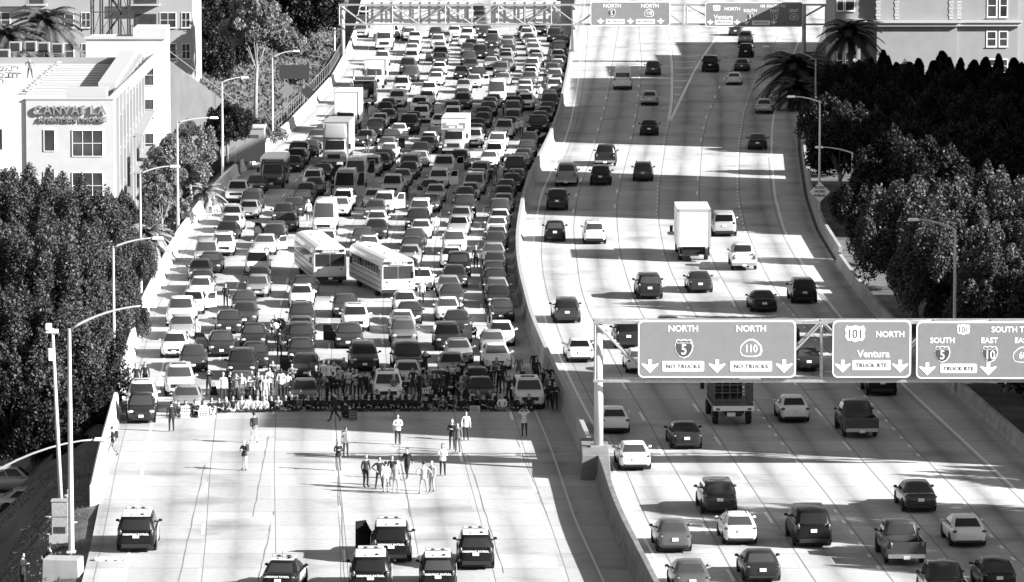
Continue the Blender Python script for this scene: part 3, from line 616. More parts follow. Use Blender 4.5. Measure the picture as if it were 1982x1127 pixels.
def tree_mesh(kind):
    if kind == 'broad': cl = clumps(52, (4.4, 4.4, 4.4), (0, 0, 6.3)); p = crown_pts(cl, .9, 760, 2.1); s = RNG.uniform(.1, .21, len(p)); return leaf_mesh('crown', p, s, LEAF)
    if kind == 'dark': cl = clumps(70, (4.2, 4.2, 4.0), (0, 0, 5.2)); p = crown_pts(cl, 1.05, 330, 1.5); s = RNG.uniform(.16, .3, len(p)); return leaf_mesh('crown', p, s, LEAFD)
    if kind == 'cypress':
        z = RNG.uniform(.03, 1, 5200)**.8; r = 1.25*(1-z)**.6*(.75+.25*RNG.uniform(0, 1, 5200)); a = RNG.uniform(0, 6.28, 5200)
        r *= RNG.uniform(.55, 1, 5200)**.4*(1+.35*np.sin(a*RNG.integers(2, 4)+z*RNG.uniform(6, 12)+RNG.uniform(0, 6))); p = np.stack([r*np.cos(a), r*np.sin(a), z*9.6+.2], 1); return leaf_mesh('crown', p, RNG.uniform(.2, .38, 5200), LEAFD, up=1.2)
    if kind == 'euc':
        cl = clumps(60, (4.3, 4.3, 5.0), (0, 0, 12.5)); p = crown_pts(cl, .95, 150, 1.0); return leaf_mesh('crown', p, RNG.uniform(.18, .32, len(p)), leafmat('leaf_euc', .17, .3), up=-.6, tall=2.2)
    if kind == 'shrub': cl = clumps(26, (1.5, 1.5, 1.3), (0, 0, 1.0)); p = crown_pts(cl, .55, 150, 1.0); return leaf_mesh('crown', p, RNG.uniform(.1, .2, len(p)), LEAFL)
TM = {}
def trunk_mesh(kind):
    mb = MB()
    if kind in ('broad', 'dark'):
        mb.tube([(0, 0, -1), (.1, 0, 1.5), (0, .1, 3.5)], [.35, .27, .2], 8)
        for k in range(7): a = k*.9; mb.tube([(0, .05, 2.2+.2*k), (1.1*math.cos(a), 1.1*math.sin(a), 4+.3*k), (2.6*math.cos(a+.2), 2.6*math.sin(a+.2), 6.2+.25*k)], [.13, .09, .03], 6)
    elif kind == 'cypress': mb.tube([(0, 0, -1), (0, 0, 8.5)], [.18, .04], 7)
    elif kind == 'euc':
        mb.tube([(0, 0, -1), (.15, 0, 4), (.5, .1, 7.5)], [.32, .24, .19], 9)
        for (x, y, z, r_) in ((-2.6, .3, 13.5, .1), (-1.2, -.5, 15.5, .1), (.6, .4, 16, .12), (2.9, -.2, 13, .11), (3.8, .5, 11.5, .08), (-3.4, .2, 11.5, .07)): mb.tube([(.45, .08, 6.5), (x*.45+.3, y*.5, 9.5), (x, y, z)], [r_*.9, r_*.6, .02], 7)
    else:
        for k in range(5): a = k*1.26; mb.tube([(0, 0, -.2), (.5*math.cos(a), .5*math.sin(a), 1.2)], [.05, .02], 5)
    return mb.mesh('trunk', M_barkp if kind == 'euc' else M_bark, smooth=True)
def tree(kind, name, X, Y, z, s, label, group=None, cat='tree', sz=None, variant=0):
    key = (kind, variant)
    if key not in TM: TM[key] = (tree_mesh(kind), trunk_mesh(kind))
    t = thing(name, label, cat, (X, Y, z), RNG.uniform(0, 6.28), group); t.scale = (s, s, sz or s)
    link('crown', TM[key][0], t); link('trunk', TM[key][1], t); return t
def palm(X, Y, z, h, L, label, nf=34, m=LEAFP, group=None):
    t = thing('palm_tree', label, 'palm', (X, Y, z), 0, group); mb = MB(); mb.tube([(0, 0, 0), (.05, 0, h*.5), (0, 0, h)], [.32, .27, .3], 10); mb.build('trunk', M_bark, t)
    fr = MB()
    for k in range(nf):
        a = k*2.399; el = math.radians(75-105*k/nf); pts = []
        for u in np.linspace(0, 1, 9): pts.append(Vector((math.cos(a)*L*u*math.cos(el*(1-.3*u)), math.sin(a)*L*u*math.cos(el*(1-.3*u)), h+L*(math.sin(el)*u-.62*u*u))))
        fr.tube(pts, np.linspace(.035, .01, 9), 3)
        for i in range(8):
            for w_ in (.1, .36, .62, .88):
                p = pts[i].lerp(pts[i+1], w_); d = (pts[i+1]-pts[i]).normalized(); sd = d.cross(Vector((0, 0, 1))).normalized(); ll = L*.2*(1-abs((i+w_)/8-.45))
                for sg in (-1, 1):
                    e = p+sd*sg*ll+d*ll*.7+Vector((0, 0, -ll*.35)); fr.add([p-d*.1, p+d*.14, e], [(0, 1, 2)])
    fr.build('frond', m, t); return t
# left foreground trees below the parapet
def at(px, py, Y): v_ = Wp(px, py, Y); return v_.x, v_.z
LT = [(55, 432, 352, .78, 'leafy tree standing highest against the white facade'), (-25, 450, 345, .78, 'dense tree cut off by the left edge below the white block'), (140, 462, 346, .75, 'dense tree directly below the raised building letters'), (192, 480, 358, .62, 'dense tree whose crown meets the side wall of the white block'),
      (10, 560, 330, .85, 'big tree at the left edge in the second rank of the grove'), (95, 575, 330, .85, 'big tree in the middle of the left foreground grove'), (168, 600, 334, .72, 'tree of the left grove next to the tall parapet lamp'), (-15, 690, 312, .85, 'lower tree at the left edge above the parked cars'),
      (70, 700, 312, .85, 'lowest big tree of the left grove, behind the twin poles'), (150, 705, 318, .7, 'tree filling the corner between the twin poles and the parapet'), (205, 560, 350, .5, 'slim tree touching the parapet lamp below the palm fronds'), (120, 520, 340, .7, 'tree in the heart of the left grove with a bright right flank')]
for i, (px, py, Y, s, lab) in enumerate(LT):
    x, z = at(px, py, Y); tree('broad', 'broadleaf_tree', x, Y, z-6.3*s, s, lab, 'leafy trees left of the parapet', variant=i % 3)
for i, (px, py, Y, s, lab) in enumerate([(232, 625, 352, .42, 'small tree leaning out beside the second parapet lamp'), (245, 440, 385, .5, 'small dark tree at the foot of the white block'), (250, 510, 372, .45, 'low tree behind the palm fronds by the parapet')]):
    x, z = at(px, py, Y); tree('broad', 'broadleaf_tree', x, Y, z-6.3*s, s, lab, 'small trees by the parapet', variant=i)
for i, (px, py, Y, s, lab) in enumerate([(340, 330, 432, .62, 'pale grey-green bushy tree between two lamp posts'), (372, 290, 450, .5, 'loose pale tree behind the third parapet lamp'), (310, 370, 425, .45, 'low pale tree below the side windows of the white block')]):
    x, z = at(px, py, Y); t = tree('euc', 'grey_leaf_tree', x, Y, z-12.5*s, s, lab, 'pale trees left of the road', variant=i)
for i, (px, py, Y, s, lab) in enumerate([(455, 262, 500, .6, 'dark tree right of the sloping ramp wall'), (440, 250, 478, .5, 'dark shrubby tree hiding the foot of the ramp'), (345, 25, 575, 1.1, 'dark tree beside the beige block at the top edge'), (395, 115, 570, .8, 'dark round tree above the ramp handrail'), (465, 40, 600, 1.0, 'dark conifer-like tree behind the pale eucalyptus'), (590, 25, 640, 1.1, 'dark tree overhanging the far end of the parapet'), (430, 90, 590, .9, 'dark tree between the two pale trunks'), (520, 20, 640, 1.2, 'dark tree top right behind the eucalyptus')]):
    x, z = at(px, py, Y); tree('dark', 'dark_tree', x, Y, z-5.2*s, s, lab, 'dark trees on the left hillside', variant=i % 2)
for i, (px, pb, Y, s, lab) in enumerate([(494, 232, 545, .78, 'tall eucalyptus with a pale forked trunk on the left hillside'), (385, 85, 610, .7, 'eucalyptus with white trunks near the beige block'), (560, 130, 640, .75, 'feathery eucalyptus beyond the road signs')]):
    x, z = at(px, pb, Y); tree('euc', 'eucalyptus_tree', x, Y, z, s, lab, 'eucalyptus trees on the left hillside')
for i, (px, py, Y, s) in enumerate([(20, 800, 309, .6), (80, 790, 311, .6), (135, 780, 314, .55), (185, 760, 318, .5), (205, 690, 328, .45), (60, 850, 309, .5), (120, 850, 311, .5), (170, 830, 313, .45), (-10, 860, 312, .5), (165, 890, 306, .35)]):  # dark trees added to stand in for the shaded understory
    x, z = at(px, py, Y); x = min(x, XL(Y)-2.2); tree('dark', 'dark_tree', x, Y, z-5.2*s, s, 'undergrowth tree added to darken the ground below the left grove, %s in order' % ORD[i+1], 'undergrowth added as shade below the left grove', variant=i % 2)
x, z = at(90, 75, 515); palm(x, 515, z-5, 6.5, 4.5, 'feathery palm rising behind the white roof')
x, z = at(18, 95, 505); palm(x, 505, z-5, 6, 4.2, 'second palm behind the white roof, at the left edge')
x, z = at(285, 445, 380); palm(x, 380, z-3.4, 3.0, 2.2, 'small pale palm beside the second parapet lamp', m=leafmat('palm_pale', .3, .2))
x, z = at(397, 362, 445); palm(x, 445, z-2.6, 2.2, 2.0, 'small palm with drooping fronds where the parapet begins', nf=22, m=leafmat('palm_pale', .3, .2))
# right side: big dark mass, lit tree, cypress hedge, palms
RT = []
for r_, (Y, s_) in enumerate(((367, .98), (357, .93), (346, .88), (336, .82))):
    for k in range(4 if r_ < 2 else 5): RT.append((XR(Y)+2.8+5.2*k+(1.5 if r_ % 2 else 0), Y+RNG.uniform(-2, 2), s_*RNG.uniform(.9, 1.06)))
for i, (x, Y, s_) in enumerate(RT):
    tree('broad', 'broadleaf_tree', x, Y, -.6, s_, 'broadleaf tree in the right-hand grove, %s counting from its far left corner, row by row' % ORD[i+1], 'broadleaf trees in the right-hand grove', variant=i % 3)
for i, (px, py, Y, s) in enumerate([(1900, 600, 330, .75), (1960, 620, 322, .8), (1860, 640, 326, .6), (1990, 700, 312, .8), (1940, 720, 308, .55), (1800, 590, 345, .6), (1662, 520, 385, .55), (1640, 480, 402, .55), (1612, 430, 425, .5)]):  # the last ones are added to darken sunlit ground behind the barrier
    x, z = at(px, py, Y); tree('dark', 'dark_tree', max(x+2, XR(Y)+3.2), Y, -.5, s, 'dark shrubby tree behind the near right barrier, %s from the far end' % ORD[i+1], 'dark trees behind the right barrier', variant=i % 2)
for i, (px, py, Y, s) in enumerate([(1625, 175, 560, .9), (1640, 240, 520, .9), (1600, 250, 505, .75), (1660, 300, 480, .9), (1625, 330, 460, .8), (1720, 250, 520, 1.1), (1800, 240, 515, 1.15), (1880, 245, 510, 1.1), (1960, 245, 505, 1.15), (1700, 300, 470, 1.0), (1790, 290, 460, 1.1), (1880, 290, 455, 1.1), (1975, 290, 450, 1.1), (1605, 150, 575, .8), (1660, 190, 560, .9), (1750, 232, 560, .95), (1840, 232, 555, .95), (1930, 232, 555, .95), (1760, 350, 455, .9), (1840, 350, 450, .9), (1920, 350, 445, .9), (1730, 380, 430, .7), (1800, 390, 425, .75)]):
    x, z = at(px, py, Y); zt4 = Wp(px, 124+max(0, (562-Y))*1.05+RNG.uniform(-8, 8), Y).z; s = max(.4, min(1.2, (zt4+.5)/10.3)); tree('dark', 'dark_tree', x, Y, zt4-10.3*s, s*1.05, 'dark tree in the shaded mass below the stone-trimmed block, %s from its road edge' % ordw(i+1), 'shaded dark trees below the right building', variant=i % 2)  # dark leaf colour stands for shade that no modelled block casts here
for i in range(17):
    px = 1688+i*19+RNG.uniform(-9, 9); ht = [140, 150, 134, 126, 132, 138, 122, 108, 116, 122, 132, 118, 122, 130, 138, 128, 134][i]
    x, _ = at(px, 0, 578); zt3 = Wp(px, ht, 578).z; s = max(.5, (zt3+.5)/9.8); tree('cypress', 'cypress_tree', x, 578+RNG.uniform(-4, 3), -.5, s*RNG.uniform(1.5, 2.6), '%s cypress from the left in the pointed row below the block' % ORD[i+1], 'row of cypresses', sz=s*RNG.uniform(.8, 1.18), variant=i % 4)
x, z = at(1540, 130, 575); palm(x, 575, 0, 3.5, 4.8, 'dark date palm overhanging the far right lanes', nf=46, m=leafmat('palm_dark', .03, .1))
x, z = at(1528, 150, 560); palm(x+1, 560, 0, 2.2, 3.6, 'lower dark palm below the date palm on the right shoulder', nf=30, m=leafmat('palm_dark', .03, .1))
x, z = at(1680, 70, 590); palm(x-2, 590, 0, 6.5, 4, 'dark palm in front of the left windows of the stone-trimmed block', nf=40, m=leafmat('palm_dark', .03, .1))
for i, (px, py) in enumerate([(548, 262), (520, 268), (508, 236), (468, 240), (590, 110), (620, 95), (606, 150), (330, 460), (300, 470), (365, 420)]):
    x, y = G(px, py, 1.0); tree('shrub', 'shrub', x-1.5, y, zter(x-1.5, y), RNG.uniform(.8, 1.4), 'low shrub on the slope left of the parapet, %s in distance order' % ORD[i+1], 'shrubs left of the parapet', cat='shrub')
# dry grass and litter on the near bank
pts = []
for _ in range(9000):
    y = RNG.uniform(245, 300); l = XL(y)-.5-RNG.uniform(0, 14)**1.0; pts.append((l, y, zter(l, y)+.05))
me = leaf_mesh('grass_tufts', np.array(pts), RNG.uniform(.03, .08, len(pts)), leafmat('dry_grass', .07), up=2, tall=1.8); tag(link('grass_tufts', me), 'sparse dry weeds on the near dirt bank', 'grass', kind='stuff')
pts = []
for _ in range(26000):
    y = RNG.uniform(500, 700); l = XL(y)-1.0-RNG.uniform(0, 1)**.8*32; pts.append((l, y, zter(l, y)+.1))
me = leaf_mesh('ground_cover', np.array(pts), RNG.uniform(.15, .4, len(pts)), leafmat('hill_weeds', .08), up=1.5); tag(link('ground_cover', me), 'scrubby ground cover on the left hillside', 'ground cover', kind='stuff')  # weed colour lowered to carry the shade on this hillside

for i, (X, Y, s_) in enumerate([(50, 261, 1.75), (53, 249, 1.6), (49, 236, 1.5), (49, 281, 1.1), (48, 318, 1.2), (55, 428, 1.2), (54, 463, 1.2), (59, 491, 1.4)]):  # out of view; placed for patchy shade and to roughen the blocks' shadow edges
    tree('broad', 'broadleaf_tree', X, Y, -.2, s_, 'unseen tall tree added right of view for its shadow, %s from the near end' % ORD[i+1], 'unseen trees added for their shadows', variant=i % 3)

# ---------------- vehicles ----------------
PT = {k: mat('car_paint_'+n, c, r_, me, coat=.1 if n in ('dark', 'black') else .35, spec=.18 if n in ('dark', 'black') else .5) for k, n, c, r_, me in (('W', 'white', .8, .35, 0), ('L', 'silver', .42, .3, .35), ('G', 'grey', .1, .32, .35), ('D', 'dark', .022, .3, .1), ('K', 'black', .008, .28, 0))}
PV = {'W': [PT['W'], mat('car_paint_white_b', .6, .4, 0, coat=.3), mat('car_paint_white_c', .7, .3, 0, coat=.3)], 'L': [PT['L'], mat('car_paint_silver_b', .28, .35, .3, coat=.3), mat('car_paint_silver_c', .5, .35, .2, coat=.3)],
      'G': [PT['G'], mat('car_paint_grey_b', .16, .35, .3, coat=.3), mat('car_paint_grey_c', .07, .3, .3, coat=.3)], 'D': [PT['D'], mat('car_paint_dark_b', .045, .35, .2, coat=.2), mat('car_paint_dark_c', .03, .25, .2, coat=.3)], 'K': [PT['K']]}
TONE = {'W': 'white', 'L': 'silver', 'G': 'grey', 'D': 'dark', 'K': 'black'}
M_gl = mat('car_glass', .008, .08, spec=.45); _n = M_gl.node_tree; _o = _n.nodes.new('ShaderNodeObjectInfo'); _r = _n.nodes.new('ShaderNodeMapRange'); _r.inputs[3].default_value = .004; _r.inputs[4].default_value = .05; _n.links.new(_o.outputs['Random'], _r.inputs[0]); _n.links.new(_r.outputs[0], _n.nodes['Principled BSDF'].inputs['Base Color'])  # random base tone stands in for sky reflections that differ between panes
M_tyre = mat('tyre', .018, .85); M_rim = mat('rim', .35, .35, .6); M_lens = mat('headlight_lens', .6, .12, .2); M_tail = mat('taillight', .07, .2)
M_gri = mat('grille_black', .012, .5); M_plt = mat('number_plate', .75, .5); M_chr = mat('chrome', .6, .2, .9); M_und = mat('underbody', .01, .9)
def lower(mb, st, mi=0):
    n = len(st); R = 12; v = []
    for (y, zb, zt, w_) in st:
        h = zt-zb; half = [(w_*.8, zb), (w_*.97, zb+.1*h), (w_, zb+.42*h), (w_*.985, zb+.72*h), (w_*.93, zt-.05*h), (w_*.78, zt), ]
        v += [(x, y, z) for x, z in half]+[(-x, y, z) for x, z in half[::-1]]
    f = [(i*R+k, (i+1)*R+k, (i+1)*R+(k+1) % R, i*R+(k+1) % R) for i in range(n-1) for k in range(R)]
    f += [tuple(range(R)), tuple((n-1)*R+k for k in range(R))[::-1]]
    mb.add(v, f, mi)
def cabin(mb, b, t, zb, zt, mi=0):
    """b: (wb, yfront, yrear), t: (wt, yfront, yrear)"""
    wb, bf, br = b; wt, tf, tr = t; rings = []
    for u, ins in ((0, 0), (.5, 0), (.93, 0), (1.0, .07)):
        w_ = wb+(wt-wb)*min(u/.93, 1)-ins; f_ = bf+(tf-bf)*min(u/.93, 1)-ins; r_ = br+(tr-br)*min(u/.93, 1)+ins; z = zb+(zt-zb)*u
        bul = .03*math.sin(u*3.14); w_ += bul
        rings.append([(-w_, f_-.1, z), (-w_*.55, f_-.01, z), (0, f_+.03, z), (w_*.55, f_-.01, z), (w_, f_-.1, z), (w_, (f_+r_)/2, z), (w_, r_+.08, z), (w_*.5, r_, z), (-w_*.5, r_, z), (-w_, r_+.08, z), (-w_, (f_+r_)/2, z)])
    n = 11; v = [p for r_ in rings for p in r_]; f = [(i*n+k, (i+1)*n+k, (i+1)*n+(k+1) % n, i*n+(k+1) % n) for i in range(3) for k in range(n)]
    v.append((0, (tf+tr)/2, zt+.035)); c = len(v)-1; f += [(3*n+k, c, 3*n+(k+1) % n) for k in range(n)]
    mb.add(v, f, mi); return b, t, zb, zt
def glass(cb, kind, u0, u1, v0=.1, v1=.9, off=.014):
    (wb, bf, br), (wt, tf, tr), zb, zt = cb; mb = MB(); zt2 = zb+(zt-zb)*.93; N = 6; rows = []
    for j in range(4):
        v = v0+(v1-v0)*j/3; w_ = wb+(wt-wb)*v+.03*math.sin(v*.93*3.14); f_ = bf+(tf-bf)*v; r_ = br+(tr-br)*v; z = zb+(zt2-zb)*v; row = []
        for i in range(N+1):
            u = u0+(u1-u0)*i/N
            if kind == 'f':
                x = -w_+2*w_*u; a = abs(x)/w_; y = f_+.03-(.04*a/.55 if a < .55 else .04+.09*(a-.55)/.45)+off; p = (x, y, z+off*.5)
            elif kind == 'r':
                x = w_-2*w_*u; a = abs(x)/w_; y = r_+(0 if a < .5 else .08*(a-.5)/.5)-off; p = (x, y, z+off*.5)
            else:
                y = (f_-.1)+((r_+.08)-(f_-.1))*u; p = ((w_+off)*(1 if kind == 'R' else -1), y, z)
            row.append(p)
        rows.append(row)
    v = [p for r_ in rows for p in r_]; n = N+1
    f = [(j*n+i, j*n+i+1, (j+1)*n+i+1, (j+1)*n+i) for j in range(3) for i in range(N)]
    if kind in ('f', 'L'): f = [t_[::-1] for t_ in f]
    if kind == 'R': pass
    mb.add(v, f); return mb
def wheel_mesh(r=.33, w_=.22):
    mb = MB(); n = 18; prof = [(-w_/2, r*.62), (-w_/2, r*.92), (-w_/2*.7, r), (w_/2*.7, r), (w_/2, r*.92), (w_/2, r*.62)]
    v = [(x, q_*math.cos(2*math.pi*k/n), q_*math.sin(2*math.pi*k/n)) for x, q_ in prof for k in range(n)]; L = len(prof)
    mb.add(v, [(i*n+k, i*n+(k+1) % n, (i+1)*n+(k+1) % n, (i+1)*n+k) for i in range(L-1) for k in range(n)], 0)
    for sx in (-1, 1):
        x = sx*(w_/2-.03); c = [(x, r*.62*math.cos(2*math.pi*k/n), r*.62*math.sin(2*math.pi*k/n)) for k in range(n)]
        mb.add(c, [tuple(range(n))], 0)
        for k in range(5):
            a = 2*math.pi*k/5; p = [(x+sx*.012, r*.1*math.cos(a-1.2), r*.1*math.sin(a-1.2)), (x+sx*.012, r*.6*math.cos(a-.2), r*.6*math.sin(a-.2)), (x+sx*.012, r*.6*math.cos(a+.2), r*.6*math.sin(a+.2)), (x+sx*.012, r*.1*math.cos(a+1.2), r*.1*math.sin(a+1.2))]
            mb.add(p, [(0, 1, 2, 3)], 1)
    me = mb.mesh('wheel', [M_tyre, M_rim]); return me
WH = {}
def wheels(t, ys, w_, r=.33, ww=.22):
    key = (r, ww)
    if key not in WH: WH[key] = wheel_mesh(r, ww)
    for y in ys:
        for s in (-1, 1): o = link('wheel', WH[key], t); o.location = (s*(w_-ww/2+.015), y, r)
def arches(mb, ys, w_, r, mi=1):
    for y in ys:
        for s in (-1, 1):
            x = s*(w_+.004); c = [(x, y+(r+.06)*math.cos(math.pi*k/12), r+(r+.06)*math.sin(math.pi*k/12)) for k in range(13)]+[(x, y-(r+.06), .2), (x, y+r+.06, .2)]
            mb.add(c, [tuple(range(15))], mi)
SPEC = {
 # L, body stations (y,zb,zt,w), cabin bottom, cabin top, zbelt, zroof, side split, wheel ys, wheel r, head z, tail z
 's': dict(st=[(2.38,.3,.62,.62),(2.3,.24,.72,.76),(2.0,.2,.8,.87),(1.5,.2,.9,.91),(.95,.2,.95,.915),(0,.19,.95,.92),(-1.2,.2,.98,.92),(-1.75,.22,1.04,.9),(-2.15,.26,1.04,.86),(-2.33,.3,.98,.79),(-2.4,.4,.7,.7)], cb=(.84,1.05,-1.78), ctp=(.6,.25,-.95), zb=.93, zr=1.44, wy=(1.42,-1.4), r=.33, L=4.8, hz=.66, tz=.86, w=.91),
 'h': dict(st=[(2.2,.3,.6,.6),(2.1,.24,.74,.74),(1.75,.2,.9,.85),(1.2,.2,.99,.88),(0,.19,.98,.89),(-1.2,.2,1.0,.89),(-1.9,.22,1.08,.86),(-2.15,.28,1.08,.8),(-2.22,.4,.8,.72)], cb=(.82,1.35,-2.05), ctp=(.6,.25,-1.0), zb=.96, zr=1.5, wy=(1.35,-1.33), r=.32, L=4.45, hz=.72, tz=.92, w=.875),
 'u': dict(st=[(2.32,.36,.72,.66),(2.25,.3,.92,.8),(1.95,.27,1.02,.9),(1.3,.26,1.12,.93),(.9,.26,1.13,.935),(-1.2,.26,1.12,.935),(-2.0,.28,1.13,.91),(-2.27,.34,1.12,.85),(-2.34,.42,.85,.78)], cb=(.86,1.12,-2.2), ctp=(.68,.45,-1.85), zb=1.08, zr=1.7, wy=(1.42,-1.42), r=.37, L=4.68, hz=.82, tz=1.02, w=.93),
 'U': dict(st=[(2.52,.4,.8,.74),(2.45,.34,1.02,.88),(2.1,.3,1.12,.97),(1.3,.28,1.2,1.0),(.9,.28,1.2,1.0),(-1.2,.28,1.2,1.0),(-2.2,.3,1.2,.98),(-2.5,.36,1.2,.93),(-2.56,.45,.9,.88)], cb=(.92,1.2,-2.48), ctp=(.76,.6,-2.2), zb=1.15, zr=1.86, wy=(1.55,-1.5), r=.39, L=5.1, hz=.9, tz=1.1, w=.995),
 'v': dict(st=[(2.5,.3,.7,.7),(2.4,.25,.88,.85),(2.1,.22,1.0,.95),(1.7,.22,1.08,.98),(-1.5,.22,1.08,.99),(-2.4,.25,1.1,.95),(-2.52,.4,.9,.88)], cb=(.92,1.75,-2.45), ctp=(.74,.75,-2.1), zb=1.04, zr=1.76, wy=(1.6,-1.45), r=.35, L=5.05, hz=.8, tz=1.15, w=.985),
 'p': dict(st=[(2.9,.45,.9,.8),(2.84,.4,1.06,.93),(2.5,.36,1.15,.99),(1.8,.35,1.2,1.0),(1.2,.35,1.2,1.0),(-.75,.35,1.2,1.0),(-.8,.35,1.2,1.0)], cb=(.93,1.45,-.72), ctp=(.72,.85,-.55), zb=1.16, zr=1.86, wy=(1.85,-1.75), r=.4, L=5.8, hz=.95, tz=1.05, w=.995),
 'b': dict(st=[(2.9,.4,.85,.8),(2.8,.35,1.05,.93),(2.5,.33,1.2,.99),(2.1,.33,1.3,1.01),(-2.6,.33,1.3,1.01),(-2.85,.36,1.3,.99),(-2.9,.45,.95,.95)], cb=(.98,2.2,-2.85), ctp=(.82,1.25,-2.75), zb=1.25, zr=2.55, wy=(1.85,-1.8), r=.36, L=5.85, hz=.85, tz=1.2, w=1.01),
}
SUVR = {}
def make_car(kind, root, tone='W', lod=0):
    S = SPEC[kind]; P_ = PT[tone]; w_ = S['w']; mb = MB(); lower(mb, S['st']); st = S['st']; yf_, yb_ = st[0][0], st[-1][0]
    me0 = mb.mesh('b', P_, sub=1, smooth=True); mb = MB()
    mb.add([tuple(v.co) for v in me0.vertices], [tuple(p.vertices) for p in me0.polygons]); bpy.data.meshes.remove(me0)
    cb = cabin(mb, S['cb'], S['ctp'], S['zb'], S['zr'])
    arches(mb, S['wy'], w_, S['r']); mb.box(-w_*.85, w_*.85, yb_+.25, yf_-.25, .15, .3, 1)
    if kind == 'p':
        b0, b1 = -.8, -2.9; T = 1.2
        mb.box(-1.0, -.9, b1, b0, .4, T); mb.box(.9, 1.0, b1, b0, .4, T); mb.box(-.898, .898, b1, b1+.08, .45, T-.02); mb.box(-.898, .898, b1+.082, b0, .45, .72, 1)
        mb.box(-.95, .95, b1-.14, b1-.002, .42, .62, 2)
        yb_ = b1-.0
    body = mb.build('body', [P_, M_und, M_chr], root); me = body.data
    sm = [p.material_index == 0 and not (kind == 'p' and max(me.vertices[i].co.y for i in p.vertices) < -.79) for p in me.polygons]; me.polygons.foreach_set('use_smooth', sm)
    body.material_slots[0].link = 'OBJECT'; body.material_slots[0].material = P_
    glass(cb, 'f', .07, .93, .06, .94).build('windshield', M_gl, root, smooth=True)
    if kind == 'b': glass(cb, 'r', .1, .9, .2, .6).build('rear_window', M_gl, root)
    else: glass(cb, 'r', .1, .9, .12 if kind != 's' else .08, .88).build('rear_window', M_gl, root, smooth=True)
    ex = {'s': ((.06, .46), (.49, .86)), 'h': ((.06, .42), (.45, .8)), 'u': ((.05, .36), (.39, .66), (.69, .93)), 'U': ((.05, .34), (.37, .62), (.65, .94)), 'v': ((.06, .32), (.36, .64), (.68, .94)), 'p': ((.07, .5), (.54, .93)), 'b': ((.05, .2),)}[kind]
    for (a, b_) in ex:
        for s in 'RL': glass(cb, s, a, b_, .12 if kind != 'b' else .05, .86 if kind != 'b' else .5).build('side_window', M_gl, root)
    hz, tz = S['hz'], S['tz']
    for s in (-1, 1):
        x = s*w_*.72; yy = st[1][0]-.02; mb = MB(); mb.ball((x, yy-.03, hz), (.19, .12, .085), 8, 6); mb.build('headlight', M_lens, root, smooth=True)
        yr = (st[-2][0]+.06 if kind != 'p' else -2.88); mb = MB(); mb.ball((s*w_*(.8 if kind != 'b' else .88), yr, tz), (.15 if kind in 'sh' else .09, .12, .075 if kind in 'sh' else .17), 8, 6); mb.build('taillight', M_tail, root, smooth=True)
        mb = MB(); my = S['cb'][1]-.42; mb.ball((s*(w_+.1), my, S['zb']+.08), (.11, .06, .075), 8, 6); mb.box(s*(w_-.08), s*(w_+.04), my-.02, my+.03, S['zb']-.02, S['zb']+.04)
        m_ = mb.build('wing_mirror', P_, root, smooth=True); m_.material_slots[0].link = 'OBJECT'; m_.material_slots[0].material = P_
    mb = MB(); gy = st[0][0]; gw = w_*.42 if kind in 'sh' else w_*.55; gh = .07 if kind in 'sh' else .13
    mb.box(-gw, gw, gy-.18, gy+.008, hz-.1-gh, hz-.06+gh*.4); mb.box(-w_*.6, w_*.6, gy-.3, gy-.02, .26+(.08 if kind in 'uUpb' else 0), .38+(.08 if kind in 'uUpb' else 0)); mb.build('grille', M_gri, root, bevel=.01)
    mb = MB(); mb.box(-.15, .15, gy-.05, gy+.02, .4, .55) if kind in 'sh' else mb.box(-.15, .15, gy-.05, gy+.02, .46, .61); mb.build('number_plate', M_plt, root)
    py_ = yb_ if kind != 'p' else -3.04; pz = {'s': .72, 'h': .8, 'u': .85, 'U': .9, 'v': .9, 'p': .45, 'b': .85}[kind]
    mb = MB(); ry = st[-2][0] if kind != 'p' else py_; mb.box(-.16, .16, ry-.035 if kind == 'p' else st[-1][0]-.035, (py_+.1), pz-.08, pz+.08); mb.build('number_plate', M_plt, root)
    if kind != 'p': mb = MB(); mb.box(-w_*.75, w_*.75, st[-1][0]-.02, st[-1][0]+.3, .3, .42 if kind in 'sh' else .5); mb.build('rear_bumper', M_gri, root, bevel=.02)
    wheels(root, S['wy'], w_, S['r'])
    return root
def add_sunroof(root, kind): S = SPEC[kind]; mb = MB(); yc = (S['ctp'][1]+S['ctp'][2])/2+.12; mb.box(-.42, .42, yc-.28, yc+.22, S['zr']+.012, S['zr']+.045); return mb.build('sunroof', M_gl, root)
def add_rack(root, kind):
    S = SPEC[kind]; y1, y0 = S['ctp'][1]-.1, S['ctp'][2]+.1
    for s in (-1, 1): mb = MB(); mb.tube([(s*S['ctp'][0]*.92, y0, S['zr']+.07), (s*S['ctp'][0]*.92, y1, S['zr']+.07)], .03, 6); mb.build('roof_rail', M_gri, root)
def add_door(root, kind, side, P_):
    S = SPEC[kind]; w_ = S['w']; y0 = S['cb'][1]-.35; zb, zr = S['zb'], S['zr']; o = bpy.data.objects.new('x', None)
    mb = MB(); mb.box(-.03, .03, -1.05, 0, .35, zb); mb.box(-.02, .02, -1.05, -.97, zb, zr-.06); mb.box(-.02, .02, -.97, -.35, zr-.12, zr-.06); mb.tube([(0, -.03, zb), (0, -.4, zr-.09)], .025, 4)
    d = mb.build('open_door', P_, root, bevel=.015); d.location = (side*(w_-.02), y0, 0); d.rotation_euler = (0, 0, side*math.radians(48)); g = MB(); g.add([(0, -.97, zb), (0, -.06, zb), (0, -.36, zr-.12), (0, -.97, zr-.12), (.008, -.97, zb), (.008, -.06, zb), (.008, -.36, zr-.12), (.008, -.97, zr-.12)], [(0,1,2,3),(7,6,5,4)]); g.build('door_window', M_gl, d)
PROTO = {}
